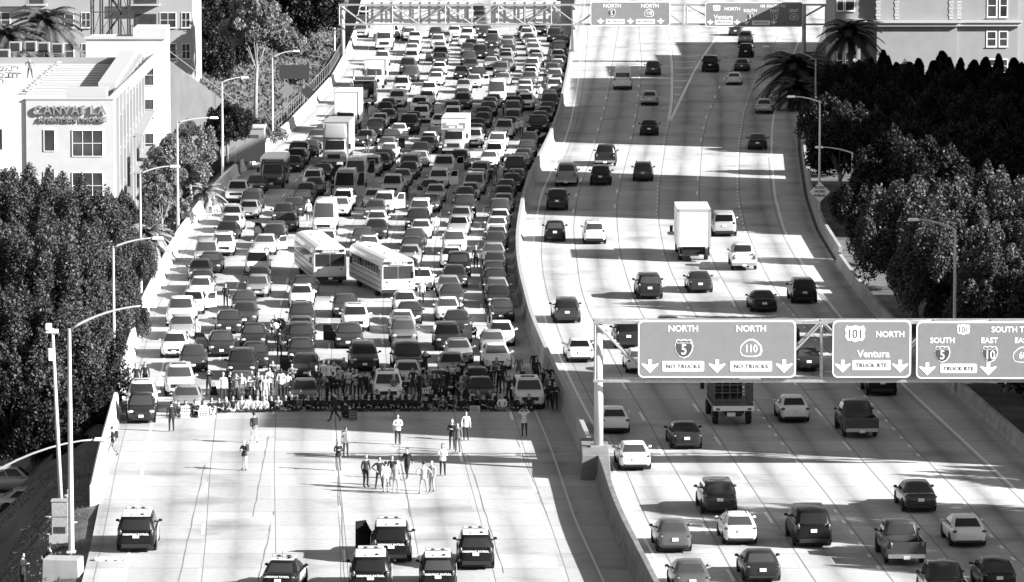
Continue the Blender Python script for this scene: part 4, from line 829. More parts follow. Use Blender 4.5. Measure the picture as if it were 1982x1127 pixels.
def car(kind, tone, X, Y, rz, label, group, name=None, cat=None, z=0.):
    nm = {'s': 'parked_sedan', 'h': 'hatchback', 'u': 'sport_utility_car', 'U': 'large_utility_car', 'v': 'minivan', 'p': 'pickup_truck', 'b': 'high_roof_van'}[kind].replace('parked_', '')
    if kind not in PROTO:
        r_ = thing(nm, label, cat or 'car'); make_car(kind, r_, tone); PROTO[kind] = r_; r = r_
    else: r = copy_tree(PROTO[kind])
    r.name = name or nm
    r.location = (X, Y, z); r.rotation_euler = (0, 0, rz); tag(r, label, cat or {'b': 'van', 'v': 'minivan', 'p': 'pickup'}.get(kind, 'car'))
    if group: r['group'] = group
    pm = random.choice(PV[tone]); r.scale = (random.uniform(.97, 1.03), random.uniform(.97, 1.03), random.uniform(.96, 1.05))
    for c in r.children:
        if c.name.startswith(('body', 'wing_mirror')): c.material_slots[0].material = pm
    return r
TILES = [
 (640, 50, 8.258, "865,5,Gu 835,385,Wu 785,505,Gs 750,590,Gu 1240,10,Gs 1350,85,Ws 1335,200,Wu 1310,270,Ws 1300,390,Ls 1240,510,Gp 1285,640,Gu 1145,780,Lv 1075,1020,Wu 1680,15,Ds 1830,85,Ls 1720,130,Wu 1750,245,Ws 1760,320,Gu 1750,420,DsD 1740,570,Ws 1690,735,Ws 1580,870,Wu 1545,1030,Ws 1690,680,Gs"),
 (880, 50, 8.258, "205,20,Wu 170,130,Ws 265,200,Gs 215,270,Gs 225,385,Du 260,520,Ds 140,640,Ds 345,655,Ds 310,770,Lsd 150,850,Ls 130,1000,Ds 610,45,Wu 600,130,Du 410,285,Dud 620,485,Ls 750,565,Gu 785,735,Ls 855,150,Gs 840,200,Lu 870,300,Gs 820,350,Ls 820,400,Ls 810,510,Ls 680,820,Wb 1210,20,Ls 1120,5,Ds 1185,110,Gs 1235,190,Ws 1260,245,Wu 1285,370,Ws 1310,430,Ls 1240,490,Wu 1215,600,Ls 1210,650,Ws 1200,730,Gs 1125,840,Lu 1130,940,Wp 1080,1040,Wu 1590,30,Du 1720,140,Ds 1660,240,Kv 1650,370,Ls 1680,460,Gs 1640,520,Ls 1560,590,Gs 1600,660,Lu 1650,780,Gs 1595,820,Wu 1620,980,Ds 1510,1000,Ds"),
 (540, 180, 8.258, "1180,110,Lu 1160,230,Ls 1020,310,Gs 1750,75,Ds 1700,140,Ks 1745,240,Ds 1620,320,Ls 1555,400,Du 620,570,Gs 650,690,Ls 520,745,Ds 330,760,KU 300,860,Ku 1400,590,Gs 1800,580,Dsd 1740,690,Gsd 1770,790,Ws 1700,890,Ks 1640,960,Ds 1490,990,Lu 1250,985,Lbd"),
 (700, 180, 8.258, "935,35,Wu 1000,140,Gs 950,190,Wu 825,275,Ds 760,360,Dp 610,450,Ws 1450,120,Gu 1460,200,Wu 1260,330,Ws 1190,530,Ds 1080,615,Ws 1060,690,Gs 950,770,Ds 930,905,Ls 790,940,Lv 1330,995,Lpd 1570,890,Du 1620,-20,Gu"),
 (880, 180, 8.258, "560,40,Ls 620,15,Ls 540,135,Ds 460,220,Ds 450,310,Ds 350,390,Ds 340,480,Ds 310,570,Lu 940,0,Kp 930,120,Gu 930,240,Gu 1140,0,Wu 880,380,Ds 800,410,Lp 690,610,Wur 640,770,Wu 560,915,Ws 1520,10,Dp 1480,120,Ds 1440,215,Gs 1360,270,Gs 1330,355,Kp 1195,620,Dsd 1160,760,Ds 1100,885,Ds 1060,935,Ds 970,1000,Dv"),
 (420, 280, 8.258, "640,485,Ds 350,545,Wpr 580,700,Du 530,865,Ls 260,965,Ls 1220,160,Ks 1700,285,Dsd 1550,380,Wus 1570,505,Gs 1430,600,Gs 1380,710,Ds 1240,830,Ds 1080,935,Ds"),
 (640, 310, 8.258, "260,100,Lbd 1255,25,Ds 1145,120,Ls 1000,230,Lp 220,440,Wu 160,580,Ls 700,440,Ls 870,490,Wud 740,610,Gs 1590,290,Ds 1740,105,Wud 1680,370,LsD 1600,520,Gs 1440,580,Wu 1400,740,Du 1450,930,Ws 745,800,Ws 740,930,Ds 520,1060,Ds 1340,1080,Ds"),
 (840, 310, 8.258, "745,5,Lu 700,130,Ls 650,170,Lv 580,340,Ls 500,420,Ds 490,525,Dp 440,740,Ls 400,885,Ls 1310,130,Gs 1240,205,Ds 1150,300,Ds 1120,395,Ds 1110,510,Ls 1050,605,Du 1050,760,Ws 1010,880,Ws 1010,1040,Ls"),
 (380, 340, 5.123, "360,365,Ws 320,445,Ds 280,540,Wus 120,610,Lv 150,750,Ds 50,815,Ds 60,930,Ds 60,990,Ws 790,445,DsD 780,490,DuD 700,560,Lsd 900,355,Ds 1290,220,Wb 1290,510,Wur 620,705,Wvr 630,895,Ds 620,965,Lh 1080,980,Ds 1050,1070,Wss"),
 (640, 370, 5.123, "385,435,Wss 810,450,Ds 790,525,Ls 770,640,Ds 1230,365,Wp 1200,540,Ws 1270,585,Ku 1230,730,Ds 1170,820,Ls 1200,915,Ds 1160,1045,Ws 740,985,Ws 780,1090,Ds 150,1010,Ds 250,1090,Wu 905,755,Ws"),
 (800, 370, 5.123, "820,395,Ds 800,510,Ls 810,595,Gs 800,690,Ds 810,750,Ds 830,850,Ls 840,915,Ds 870,1050,Ds"),
 (220, 540, 5.123, "800,110,Wsd 680,165,Wp 690,350,Ls 620,520,Ws 800,650,Ds 670,825,Wus 290,1000,Wus 1300,100,Ds 1310,215,Ds 1150,290,Ds 1370,435,Ds 1100,510,DsD 1410,620,Ds 1290,670,Du 1280,905,Ds 740,1030,Ls"),
 (220, 680, 6.607, "385,500,Dh"),
 (500, 540, 5.123, "440,205,Dur 430,360,GsD 430,405,Du 430,580,Ds 490,720,DsD 750,790,DsD 470,970,Gs 900,430,DsD 1050,590,Du 1290,890,Wus 1430,280,Ws 1440,365,Gu 1480,580,DU 1480,790,Ls"),
 (780, 540, 5.123, "530,290,Ds 440,400,Dud 550,570,Lss 480,715,Ls 350,885,Ds 730,870,Ds 770,960,Ds 970,415,Ws 890,490,Ls 920,635,Ws 1240,945,Wus"),
]
KW = {'s': 'sedan', 'h': 'hatchback', 'u': 'SUV', 'U': 'large SUV', 'v': 'minivan', 'p': 'pickup', 'b': 'high-roof van'}
HL = lambda Y: slope(XL, Y)
JAM = []
def tval(o): return o
for (tx, ty, k, s) in TILES:
    for it in s.split():
        x, y, q_ = it.split(','); kind = q_[1]; S = SPEC[kind]; X, Y = G(tx+float(x)/k, ty+float(y)/k, S['zr']); Y -= -S['ctp'][2]+.05
        JAM.append(dict(k=kind, t=q_[0], fl=q_[2:], X=X, Y=Y, X0=X, Y0=Y, L=S['L'], w=S['w'], fix=False))
for (x, y) in [(703, 30), (708, 12), (926, 8), (929, 20), (931, 32), (934, 42), (700, 46), (1045, 44), (1075, 48), (880, 50), (1020, 50), (940, 51), (760, 50), (793, 52), (706, 22)]:
    kk = random.choice('ssuu'); X, Y = G(x, y, SPEC[kk]['zr']); JAM.append(dict(k=kk, t=random.choice('WWLGDD'), fl='', X=X, Y=Y-1, X0=X, Y0=Y-1, L=4.75, w=.92, fix=False))
# large vehicles standing in the jam keep their place
BIG = {}
def big(nm, px, py, z, L, w_, dy=0, X=None): X, Y = G(px, py, z); BIG[nm] = (X, Y+dy); JAM.append(dict(k=nm, t='W', fl='', X=X, Y=Y+dy, X0=X, Y0=Y+dy, L=L, w=w_, fix=True, big=True)); return X, Y+dy
big('truck_a', 743, 98, 0, 7.6, 1.25, 3.8); big('semi', 704.5, 205, 0, 7.4, 1.25, 3.7); big('truck_w', 726, 172, 0, 8.0, 1.2, 4.0)
big('truck_c', 651, 322, 0, 9.4, 1.3, 4.7); big('truck_d', 671, 262, 0, 9.0, 1.3, 4.5); big('truck_e', 881, 300, 0, 7.6, 1.25, 3.8); big('shuttle', 528, 366, 0, 7.2, 1.15, 3.6)
for nm, (px, py) in (('bus_a', (639, 552)), ('bus_b', (771, 577))):
    X, Y = G(px, py)
    for j in range(3): JAM.append(dict(k=nm, t='W', fl='', X=X-(1.0 if nm == 'bus_a' else 1.1)*(j*3.8+1.9)*.19, Y=Y+1.9+3.8*j, X0=0, Y0=0, L=3.8, w=1.3, fix=True, big=True, skip=True))
    BIG[nm] = (X, Y)
for itr in range(60):
    JAM.sort(key=lambda c: c['Y']); mv = 0
    for i, a in enumerate(JAM):
        for b in JAM[i+1:i+16]:
            dy = b['Y']-a['Y']; ov = a['w']+b['w']+.12-abs(a['X']-b['X']); need = (a['L']+b['L'])/2+.25-dy
            if need > 0 and ov > 0:
                if ov < .55 and not (a['fix'] or b['fix']): d = ov/2+.01; sg = 1 if b['X'] > a['X'] else -1; a['X'] -= sg*d; b['X'] += sg*d
                elif a['fix'] and b['fix']: continue
                elif a['fix']: b['Y'] += need
                elif b['fix']: a['Y'] -= need
                else: a['Y'] -= need/2; b['Y'] += need/2
                mv += 1
    if not mv: break
print('JAM', len(JAM), 'iters', itr, 'moved>4m', sum(1 for c in JAM if abs(c['Y']-c['Y0']) > 4 and not c.get('skip')))
JAM = [c for c in JAM if c['fix'] or abs(c['Y']-c['Y0']) < 9]
for c in JAM: c['ln'] = max(1, min(7, int((c['X']-XL(c['Y'])-1.9)/3.55)+1))
cnt = {}
LABN = {}
for c in sorted(JAM, key=lambda c: c['Y']):
    if c.get('skip'): continue
    n = cnt[c['ln']] = cnt.get(c['ln'], 0)+1; c['n'] = n
    if c.get('big'): LABN[c['k']] = (c['ln'], n); continue
    lab = '%s %s standing in jammed lane %s from the left wall, %s vehicle back' % (TONE[c['t']], KW[c['k']], ('one', 'two', 'three', 'four', 'five', 'six', 'seven')[c['ln']-1], ordw(n))
    if 's' in c['fl'] or 'r' in c['fl']: lab = '%s %s with %s in jammed lane %s from the left wall, %s back' % (TONE[c['t']], KW[c['k']], 'sunroof' if 's' in c['fl'] else 'roof rails', ('one', 'two', 'three', 'four', 'five', 'six', 'seven')[c['ln']-1], ordw(n))
    if 'd' in c['fl'].lower(): lab = '%s %s with open door in jammed lane %s from the left wall, %s back' % (TONE[c['t']], KW[c['k']], ('one', 'two', 'three', 'four', 'five', 'six', 'seven')[c['ln']-1], ordw(n))
    h = math.atan(HL(c['Y'])) if c['ln'] < 5 else math.atan(slope(XT, c['Y'])); r = car(c['k'], c['t'], c['X'], c['Y'], math.pi-h+random.uniform(-.03, .03), lab, 'vehicles held up in the jam')
    if 's' in c['fl']: add_sunroof(r, c['k'])
    if 'r' in c['fl']: add_rack(r, c['k'])
    # a car facing the camera: its left side (driver) is on the picture's right
    if 'd' in c['fl']: add_door(r, c['k'], -1, PT[c['t']])
    if 'D' in c['fl']: add_door(r, c['k'], 1, PT[c['t']])
LF_ = [XT, LA, LB, LC, LD, LE, LF]
def headR(X, Y):
    xs = [f_(Y) for f_ in LF_]; ss = [slope(f_, Y) for f_ in LF_]; return float(np.interp(X, xs, ss))
RC = [(1205,170,'Wb'),(1264,142,'Du'),(1257,200,'Ls'),(1256,258,'Ds'),(1171,317,'Dp'),(1374,136,'KU'),(1443,108,'Ku'),(1435,134,'Ds'),(1420,161,'Ws'),(1442,82,'Lu'),(1423,66,'Ds'),(1479,216,'Ls'),(1466,285,'Ds'),
 (1095,356,'Lp'),(1162,354,'Du'),(1244,346,'Gur'),(1078,402,'Du'),(1074,462,'Kh'),(1151,467,'Wu'),(1402,452,'LU'),(1441,517,'Lp'),(1258,573,'Du'),(1356,561,'Ds'),(1480,598,'Ds'),(1558,581,'Du'),(1098,619,'Du'),
 (1297,652,'Ds'),(1524,655,'Ds'),(1217,668,'Du'),(1124,695,'Ws'),(1240,716,'Ws'),(1566,712,'Ds'),(1709,759,'Ku'),(1668,840,'Dp'),(1540,811,'Ws'),(1191,832,'Ws'),(1330,862,'Ds'),(1230,903,'Ws'),(1394,988,'Du'),(1307,1062,'Gs'),(1434,1046,'Whr'),(1477,1119,'Ds'),(1341,1142,'Gs'),(1575,1051,'KU'),(1783,984,'Ds'),(1755,1086,'Dp'),(1877,1051,'Ws'),(1935,1139,'Dh'),(1840,1172,'Dp')]
RC.sort(key=lambda c: -c[1]); cr = {}
RL = []
for (px, py, q_) in RC:
    S = SPEC[q_[1]]; X, Y = G(px, py, .3); m_ = headR(X, Y); h = math.atan(m_); X += m_*S['L']/2; Y += S['L']/2
    ln = sum(1 for f_ in LF_[1:] if X > f_(Y))+1; n = cr[ln] = cr.get(ln, 0)+1
    fl = ' with roof rails' if 'r' in q_[2:] else ''
    lab = '%s %s%s driving away, %s lane from the median, %s nearest in it' % (TONE[q_[0]], KW[q_[1]], fl, ORD[ln], ordw(n))
    r = car(q_[1], q_[0], X, Y, -h, lab, 'moving vehicles on the right roadway')
    if fl: add_rack(r, q_[1])
# ---------------- police vehicles ----------------
def police(kind, px, py, label, door=0, white_top=True, bar=True, rz=0.):
    S = SPEC[kind]; X, Y = G(px, py, .3); m_ = slope(XL, Y)*.5; X += m_*2.4; Y += S['L']/2; r = car(kind, 'K', X, Y, -math.atan(m_)+rz, label, 'highway patrol vehicles', name='patrol_car', cat='patrol car')
    (wt, tf, tr) = S['ctp']; mb = MB(); mb.box(-wt+.05, wt-.05, tr+.1, tf-.1, S['zr']+.028, S['zr']+.05); mb.build('roof_panel', PT['W'], r, bevel=.008)
    for s in (-1, 1): mb = MB(); x = s*(S['w']+.012); mb.box(x-.01, x+.01, -.95, .85, .42, S['zb']-.08); mb.build('door_panel', PT['W'], r)
    if bar:
        yb = tf-.45; mb = MB(); mb.box(-.62, .62, yb, yb+.28, S['zr']+.08, S['zr']+.2); lb = mb.build('light_bar', mat('light_bar', .35, .2), r, bevel=.03)
        for i in range(5): mb = MB(); x = -.5+.25*i; mb.box(x-.08, x+.08, yb-.012, yb-.002, S['zr']+.1, S['zr']+.18); mb.build('lamp', M_gri if i % 2 else M_lens, lb)
    mb = MB(); mb.ball((.3, tr+.5, S['zr']+.08), (.1, .14, .06), 8, 5); mb.ball((-.25, tr+.3, S['zr']+.07), (.05, .05, .05), 8, 5); mb.tube([(0, tr+.25, S['zr']), (0, tr+.2, S['zr']+.45)], .012, 4); mb.build('antenna', M_gri, r)
    z = {'U': 1.02, 'u': .98, 's': .92}[kind]; text('HIGHWAY PATROL', .135 if kind != 's' else .12, (0, S['st'][-2][0]-.085 if kind != 's' else -2.42, z-.05), M_plt, r, extrude=.006, bold=.006, spacing=1.15)
    if door: add_door(r, kind, door, PT['K'])
    return r
police('U', 263, 1060, 'highway patrol SUV alone by the left parapet, white roof and side doors')
police('U', 757, 1081, 'highway patrol SUV with its front left door open, in the group of five', door=-1)
police('U', 717, 1143, 'highway patrol SUV with a full white light bar, nearest in the centre of the picture')
police('u', 848, 1138, 'highway patrol SUV at the bottom edge, between the light-bar one and the rightmost one')
police('u', 921, 1094, 'rightmost highway patrol SUV of the group of five')
police('s', 549, 1141, 'low highway patrol sedan turned slightly right at the bottom edge', rz=-.12)
# ---------------- trucks and buses ----------------
def tbox(name, boxes, m, t, bevel=.03, **k): mb = MB(); [mb.box(*b) for b in boxes]; return mb.build(name, m, t, bevel=bevel, **k)
def place(t, X, Y, rz): t.location = (X, Y, 0); t.rotation_euler = (0, 0, rz)
def box_truck(nm, label, tone, boxtone, L, hood=.9, roofh=3.6, attic=False, cabw=1.05, front_text=None, group=None, fairing=False):
    t = thing('box_truck', label, 'truck', group=group); P_, B_ = PT[tone], mat('truck_box_'+boxtone, {'W': .8, 'G': .3, 'L': .5}[boxtone], .5, var=.05); yf_ = L/2
    mb = MB(); lower(mb, [(yf_, .5, 1.15, cabw*.82), (yf_-.12, .42, 1.3, cabw*.95), (yf_-hood, .4, 1.42, cabw), (yf_-hood-1.3, .4, 1.45, cabw)]); cb = cabin(mb, (cabw*.93, yf_-hood+.1, yf_-hood-1.35), (cabw*.85, yf_-hood-.45, yf_-hood-1.35), 1.38, 2.3 if not fairing else 2.45); mb.build('cab', P_, t, smooth=True)
    glass(cb, 'f', .06, .94, .08, .92).build('windshield', M_gl, t)
    for s in 'RL': glass(cb, s, .12, .85, .1, .85).build('side_window', M_gl, t)
    y1 = yf_-hood-1.45; tbox('cargo_box', [(-1.22, 1.22, -L/2, y1, .95, roofh)]+([(-1.22, 1.22, y1+.002, y1+.95, 2.35, roofh)] if attic else []), B_, t)
    tbox('box_trim', [(-1.25, -1.15, y1-.03, y1+.04, .9, roofh+.02), (1.15, 1.25, y1-.03, y1+.04, .9, roofh+.02), (-1.25, 1.25, y1-.03, y1+.04, roofh-.06, roofh+.03)] if not attic else [(-1.25, 1.25, y1+.93, y1+1.0, roofh-.08, roofh+.03), (-1.25, 1.25, y1+.93, y1+1.0, 2.32, 2.4)], PT['L'], t, .01)
    if fairing: mb = MB(); mb.box(-1.12, 1.12, y1+.15, y1+1.15, 2.46, roofh-.15, ty=.12, tx=.1); mb.build('wind_fairing', P_, t, bevel=.2, smooth=True)
    tbox('chassis', [(-.9, .9, -L/2+.1, yf_-.4, .45, .9)], M_gri, t)
    tbox('grille', [(-.6, .6, yf_-.1, yf_+.03, .72, 1.12)], M_gri, t); tbox('bumper', [(-cabw, cabw, yf_-.02, yf_+.12, .42, .62)], PT['L'] if tone != 'W' else PT['W'], t)
    for s in (-1, 1): tbox('headlight', [(s*cabw*.72-.13, s*cabw*.72+.13, yf_-.1, yf_+.02, .82, 1.02)], M_lens, t, .02); tbox('wing_mirror', [(s*(cabw+.12), s*(cabw+.34), yf_-hood-.3, yf_-hood-.22, 1.5, 2.0)], M_gri, t, .02)
    if attic: tbox('front_panel', [(-1.1, 1.1, y1+.952, y1+.97, 2.45, 3.0)], mat('panel_grey', .2), t, 0); tbox('lettering_patch', [(-.45, .75, y1+.972, y1+.98, 2.78, 2.92), (-.85, -.3, y1+.972, y1+.98, 2.5, 2.72), (-.1, .5, y1+.972, y1+.98, 2.52, 2.66)], M_white, t, 0)
    wheels(t, (yf_-.95, -L/2+1.6), 1.12, .45, .3); tbox('rear_door', [(-1.12, 1.12, -L/2-.03, -L/2-.002, 1.05, roofh-.12)], B_, t, .01)
    return t
def hd(nm): X, Y = BIG[nm]; return math.pi-math.atan(slope(XL, Y))
for nm, lab, kw in (('truck_a', 'white box truck with rounded roof standing first in the far left lane', dict(tone='W', boxtone='W', L=7.6)),
    ('truck_w', 'white utility truck squeezed behind the dark long-nosed truck', dict(tone='W', boxtone='L', L=8.0, roofh=3.2)),
    ('truck_c', 'grey box truck with a tall wind fairing, front of the pair of big trucks', dict(tone='L', boxtone='G', L=9.4, hood=1.2, roofh=4.0, fairing=True, cabw=1.15)),
    ('truck_d', 'white box truck right behind the grey fairing truck', dict(tone='L', boxtone='W', L=9.0, roofh=4.2)),
    ('truck_e', 'white removal truck whose box overhangs its cab, mid jam', dict(tone='L', boxtone='W', L=7.6, attic=True, roofh=3.5))):
    t = box_truck(nm, lab, group='vehicles held up in the jam', **kw); place(t, BIG[nm][0], BIG[nm][1], hd(nm))
t = thing('long_nosed_truck', 'dark long-nosed heavy truck with upright exhaust stacks in the far left lane', 'truck', group='vehicles held up in the jam')
mb = MB(); mb.box(-.62, .62, 1.9, 3.6, .8, 1.75, tx=.06, ty=.05); mb.build('bonnet', PT['D'], t, bevel=.12, smooth=True); tbox('cab', [(-1.1, 1.1, .3, 1.9, .9, 2.75)], PT['D'], t, .08); tbox('sleeper', [(-1.1, 1.1, -1.2, .28, .9, 2.9)], PT['G'], t, .08)
for s in (-1, 1):
    mb = MB(); mb.box(s*.62, s*1.15, 2.1, 3.3, .75, 1.25); mb.build('wing', PT['D'], t, bevel=.12, smooth=True); mb = MB(); mb.tube([(s*1.22, .2, .9), (s*1.22, .2, 3.6)], .07, 10); mb.build('exhaust_stack', M_chr, t, smooth=True)
    tbox('windshield', [(s*.08, s*1.0, 1.9, 1.93, 1.9, 2.55)], M_gl, t, 0); tbox('side_window', [(s*1.1, s*1.115, .7, 1.7, 1.9, 2.5)], M_gl, t, 0); tbox('headlight', [(s*.75, s*1.05, 3.28, 3.34, .95, 1.15)], M_lens, t, .02); tbox('wing_mirror', [(s*1.3, s*1.5, 1.7, 1.76, 1.8, 2.5)], M_chr, t, .02)
tbox('grille', [(-.5, .5, 3.58, 3.64, .85, 1.7)], M_chr, t, .02); tbox('bumper', [(-1.15, 1.15, 3.5, 3.75, .4, .75)], M_chr, t, .04); tbox('sun_visor', [(-1.1, 1.1, 1.9, 2.2, 2.6, 2.68)], PT['L'], t, .01); tbox('chassis', [(-.5, .5, -3.7, 3.4, .5, .8)], M_gri, t)
wheels(t, (2.7, -1.9, -3.1), 1.15, .5, .32); place(t, BIG['semi'][0], BIG['semi'][1], hd('semi'))
# school buses
M_bus = mat('bus_paint', .62, .4, coat=.3, var=.05, scale=1); M_busr = mat('bus_roof', .82, .5)
def school_bus(label, X, Y, rz, L=11.6):
    t = thing('school_bus', label, 'school bus', group='pair of flat-fronted school buses'); w_ = 1.22; n = 13
    def sec(z0, z1, wA, wB): return
    mb = MB(); prof = [(-w_, .45), (-w_-.02, 1.2), (-w_+.02, 2.35), (-w_*.93, 2.72)]; sid = prof+[(-x, z) for x, z in prof[::-1]]
    mb.prism(sid[::-1], -L, 0, 0); mb.build('body', M_bus, t, bevel=.04)
    mb = MB(); rf = [(-w_*.94, 2.7), (-w_*.86, 2.86), (-w_*.6, 2.98), (0, 3.05), (w_*.6, 2.98), (w_*.86, 2.86), (w_*.94, 2.7)]; mb.prism(rf[::-1], -L+.05, .06, 0); mb.build('roof', M_busr, t, bevel=.04)
    tbox('windshield', [(-1.08, -.03, .0, .035, 1.45, 2.38), (.03, 1.08, 0, .035, 1.45, 2.38)], M_gl, t, .008)
    for k in range(10):
        for s in (-1, 1):
            y = -L+.8+k*.98; o = tbox('side_window', [(s*(w_-.0), s*(w_+.012), y, y+.8, 1.72, 2.3)], M_gl, t, 0)
    for s in (-1, 1):
        tbox('rub_rail', [(s*w_, s*(w_+.03), -L+.1, -.3, 1.5, 1.55), (s*w_, s*(w_+.03), -L+.1, -.3, 1.15, 1.2), (s*w_, s*(w_+.035), -L+.1, -.3, .75, .8)], M_gri, t, 0)
        mb = MB(); [mb.tube([(s*x, .05, 2.62), (s*x, .1, 2.62)], .095, 12) for x in (.78, 1.0)]; mb.build('warning_lamp', M_gri, t)
        mb = MB(); mb.tube([(s*.95, 0, .95), (s*.95, .05, .95)], .11, 12); mb.build('headlight', M_lens, t); mb = MB(); mb.tube([(s*.85, 0, 1.22), (s*.85, .04, 1.22)], .07, 12); mb.build('marker_lamp', M_gri, t)
        mb = MB(); mb.tube([(s*1.15, .1, 2.4), (s*1.5, .35, 2.2)], .02, 5); mb.box(s*1.42, s*1.6, .3, .38, 1.75, 2.2); mb.build('wing_mirror', M_gri, t)
    tbox('door', [(-w_-.015, -w_+.002, -1.0, -.25, .55, 2.35)], M_gl, t, 0)
    tbox('destination_box', [(-.62, .62, .06, .13, 2.5, 2.76)], M_busr, t, .02); o = text('SCHOOL BUS', .2, (0, .14, 2.56), M_blk, t, rz=math.pi, extrude=.004, bold=.006)
    tbox('bumper', [(-1.22, 1.22, 0, .16, .42, .68)], M_gri, t, .03); tbox('number_plate', [(-.16, .16, .162, .175, .48, .64)], M_plt, t, 0)
    mb = MB(); [mb.ball((x, -.1, 3.03), (.05, .07, .05), 6, 4) for x in (-.2, 0, .2)]; mb.build('roof_marker', M_gri, t)
    tbox('roof_hatch', [(-.35, .35, -3.4, -2.8, 3.03, 3.1), (-.35, .35, -8.4, -7.8, 3.03, 3.1)], M_busr, t, .02)
    wheels(t, (-2.3, -L+3.0), 1.2, .48, .3); place(t, X, Y, rz); return t
def busdir(fl, rl, z=3.0):
    a, b = Vector(G(*fl, z)), Vector(G(*rl, z)); d = (a-b).normalized(); return math.atan2(-d[0], d[1])
xa, ya = G(639, 553); school_bus('left school bus of the pair standing askew in the jam', xa, ya, busdir((609, 487), (563, 451)))
xb, yb_ = G(771, 578); school_bus('right school bus of the pair, angled across the lanes', xb, yb_, busdir((741, 514), (683, 486)))
# shuttle bus
t = thing('shuttle_bus', 'small grey school minibus with a white roof cap by the left wall', 'minibus', group='vehicles held up in the jam')
mb = MB(); lower(mb, [(3.6, .4, .95, .8), (3.5, .35, 1.15, .93), (3.0, .33, 1.25, 1.0), (2.5, .33, 1.35, 1.02), (2.0, .33, 1.4, 1.02)]); cb = cabin(mb, (.95, 2.6, 1.6), (.85, 2.0, 1.5), 1.3, 2.2); mb.build('cab', PT['G'], t, smooth=True); glass(cb, 'f', .05, .95, .05, .9).build('windshield', M_gl, t)
tbox('body', [(-1.12, 1.12, -3.6, 1.75, .5, 2.3)], PT['G'], t, .06); tbox('roof_cap', [(-1.12, 1.12, -3.55, 1.9, 2.302, 2.75)], M_busr, t, .12); tbox('sign_band', [(-1.0, 1.0, 1.901, 1.93, 2.33, 2.55)], M_sign, t, 0); o = text('SCHOOL BUS', .17, (0, 1.945, 2.38), M_blk, t, rz=math.pi, extrude=.003)
for s in (-1, 1):
    tbox('headlight', [(s*.62, s*.88, 3.5, 3.6, .85, 1.0)], M_lens, t, .02); mb = MB(); [mb.tube([(s*x, 1.92, 2.44), (s*x, 1.96, 2.44)], .07, 10) for x in (.72, .9)]; mb.build('warning_lamp', M_gri, t)
    for k in range(5): tbox('side_window', [(s*1.12, s*1.13, -3.2+k*.95, -2.5+k*.95, 1.5, 2.1)], M_gl, t, 0)
    tbox('wing_mirror', [(s*1.15, s*1.4, 2.4, 2.48, 1.4, 1.85)], M_gri, t, .02)
tbox('grille', [(-.5, .5, 3.5, 3.62, .7, 1.0)], M_gri, t, .02); tbox('bumper', [(-.95, .95, 3.5, 3.7, .35, .58)], M_gri, t, .02); tbox('number_plate', [(-.16, .16, 3.702, 3.715, .4, .56)], M_plt, t, 0); wheels(t, (2.6, -2.0), 1.08, .38, .25); place(t, BIG['shuttle'][0], BIG['shuttle'][1], hd('shuttle'))
# white box truck driving away
X, Y = G(1343, 507); m_ = headR(X, Y); t = thing('box_truck', 'tall white box truck driving away in the sunlit middle lanes', 'truck')
tbox('cargo_box', [(-1.3, 1.3, 0, 6.4, 1.15, 4.1)], mat('truck_box_W', .8), t, .03); tbox('rear_door', [(-1.1, 1.1, -.03, -.002, 1.2, 3.85)], M_white, t, .01); tbox('rear_frame', [(-1.32, -1.14, -.05, .06, 1.0, 4.12), (1.14, 1.32, -.05, .06, 1.0, 4.12), (-1.32, 1.32, -.05, .06, 3.9, 4.13)], PT['L'], t, .01)
tbox('lift_gate', [(-1.2, 1.2, -.35, .3, .5, .62), (-1.2, -1.1, -.3, .3, .5, 1.15), (1.1, 1.2, -.3, .3, .5, 1.15)], M_gri, t, .01); tbox('chassis', [(-.9, .9, .2, 8.2, .5, 1.1)], M_gri, t); tbox('cab', [(-1.05, 1.05, 6.5, 8.4, .6, 2.5)], PT['W'], t, .1)
for s in (-1, 1): tbox('taillight', [(s*.95, s*1.12, -.37, -.34, .52, .62)], M_tail, t, 0); tbox('wing_mirror', [(s*1.35, s*1.6, 7.6, 7.68, 1.6, 2.1)], M_gri, t, .02)
tbox('number_plate', [(.4, .72, -.38, -.36, .42, .58)], M_plt, t, 0); wheels(t, (1.6, 7.4), 1.15, .45, .32); place(t, X, Y, -math.atan(m_))
# stake-bed truck
X, Y = G(1420, 826); m_ = headR(X, Y); t = thing('stake_truck', 'open stake-bed truck with dark side racks just below the gantry sign', 'truck')
tbox('bed', [(-1.22, 1.22, 0, 5.0, 1.05, 1.22)], PT['G'], t, .01); tbox('rear_rail', [(-1.25, 1.25, -.06, -.002, .95, 1.25)], M_white, t, .01); tbox('bed_floor', [(-1.15, 1.15, .05, 4.95, 1.222, 1.24)], M_gri, t, 0)
mb = MB()
for x in np.arange(-1.15, 1.2, .46): mb.bar((x, .05, 1.2), (x, .05, 2.9), .035); mb.bar((x, 4.9, 1.2), (x, 4.9, 2.9), .035)
for y in np.arange(.6, 4.8, .6): [mb.bar((sx, y, 1.2), (sx, y, 2.9), .035) for sx in (-1.15, 1.15)]
for z in (1.6, 2.05, 2.5, 2.85): mb.bar((-1.15, .05, z), (1.15, .05, z), .04); mb.bar((-1.15, 4.9, z), (1.15, 4.9, z), .04); mb.bar((-1.15, .05, z), (-1.15, 4.9, z), .04); mb.bar((1.15, .05, z), (1.15, 4.9, z), .04)
mb.build('stake_rack', mat('rack_steel', .09, .5), t); tbox('cab', [(-1.0, 1.0, 5.1, 6.7, .6, 2.35)], PT['D'], t, .1); tbox('rear_window', [(-.7, .7, 5.07, 5.1, 1.6, 2.1)], M_gl, t, 0); tbox('chassis', [(-.5, .5, .1, 6.5, .6, 1.0)], M_gri, t)
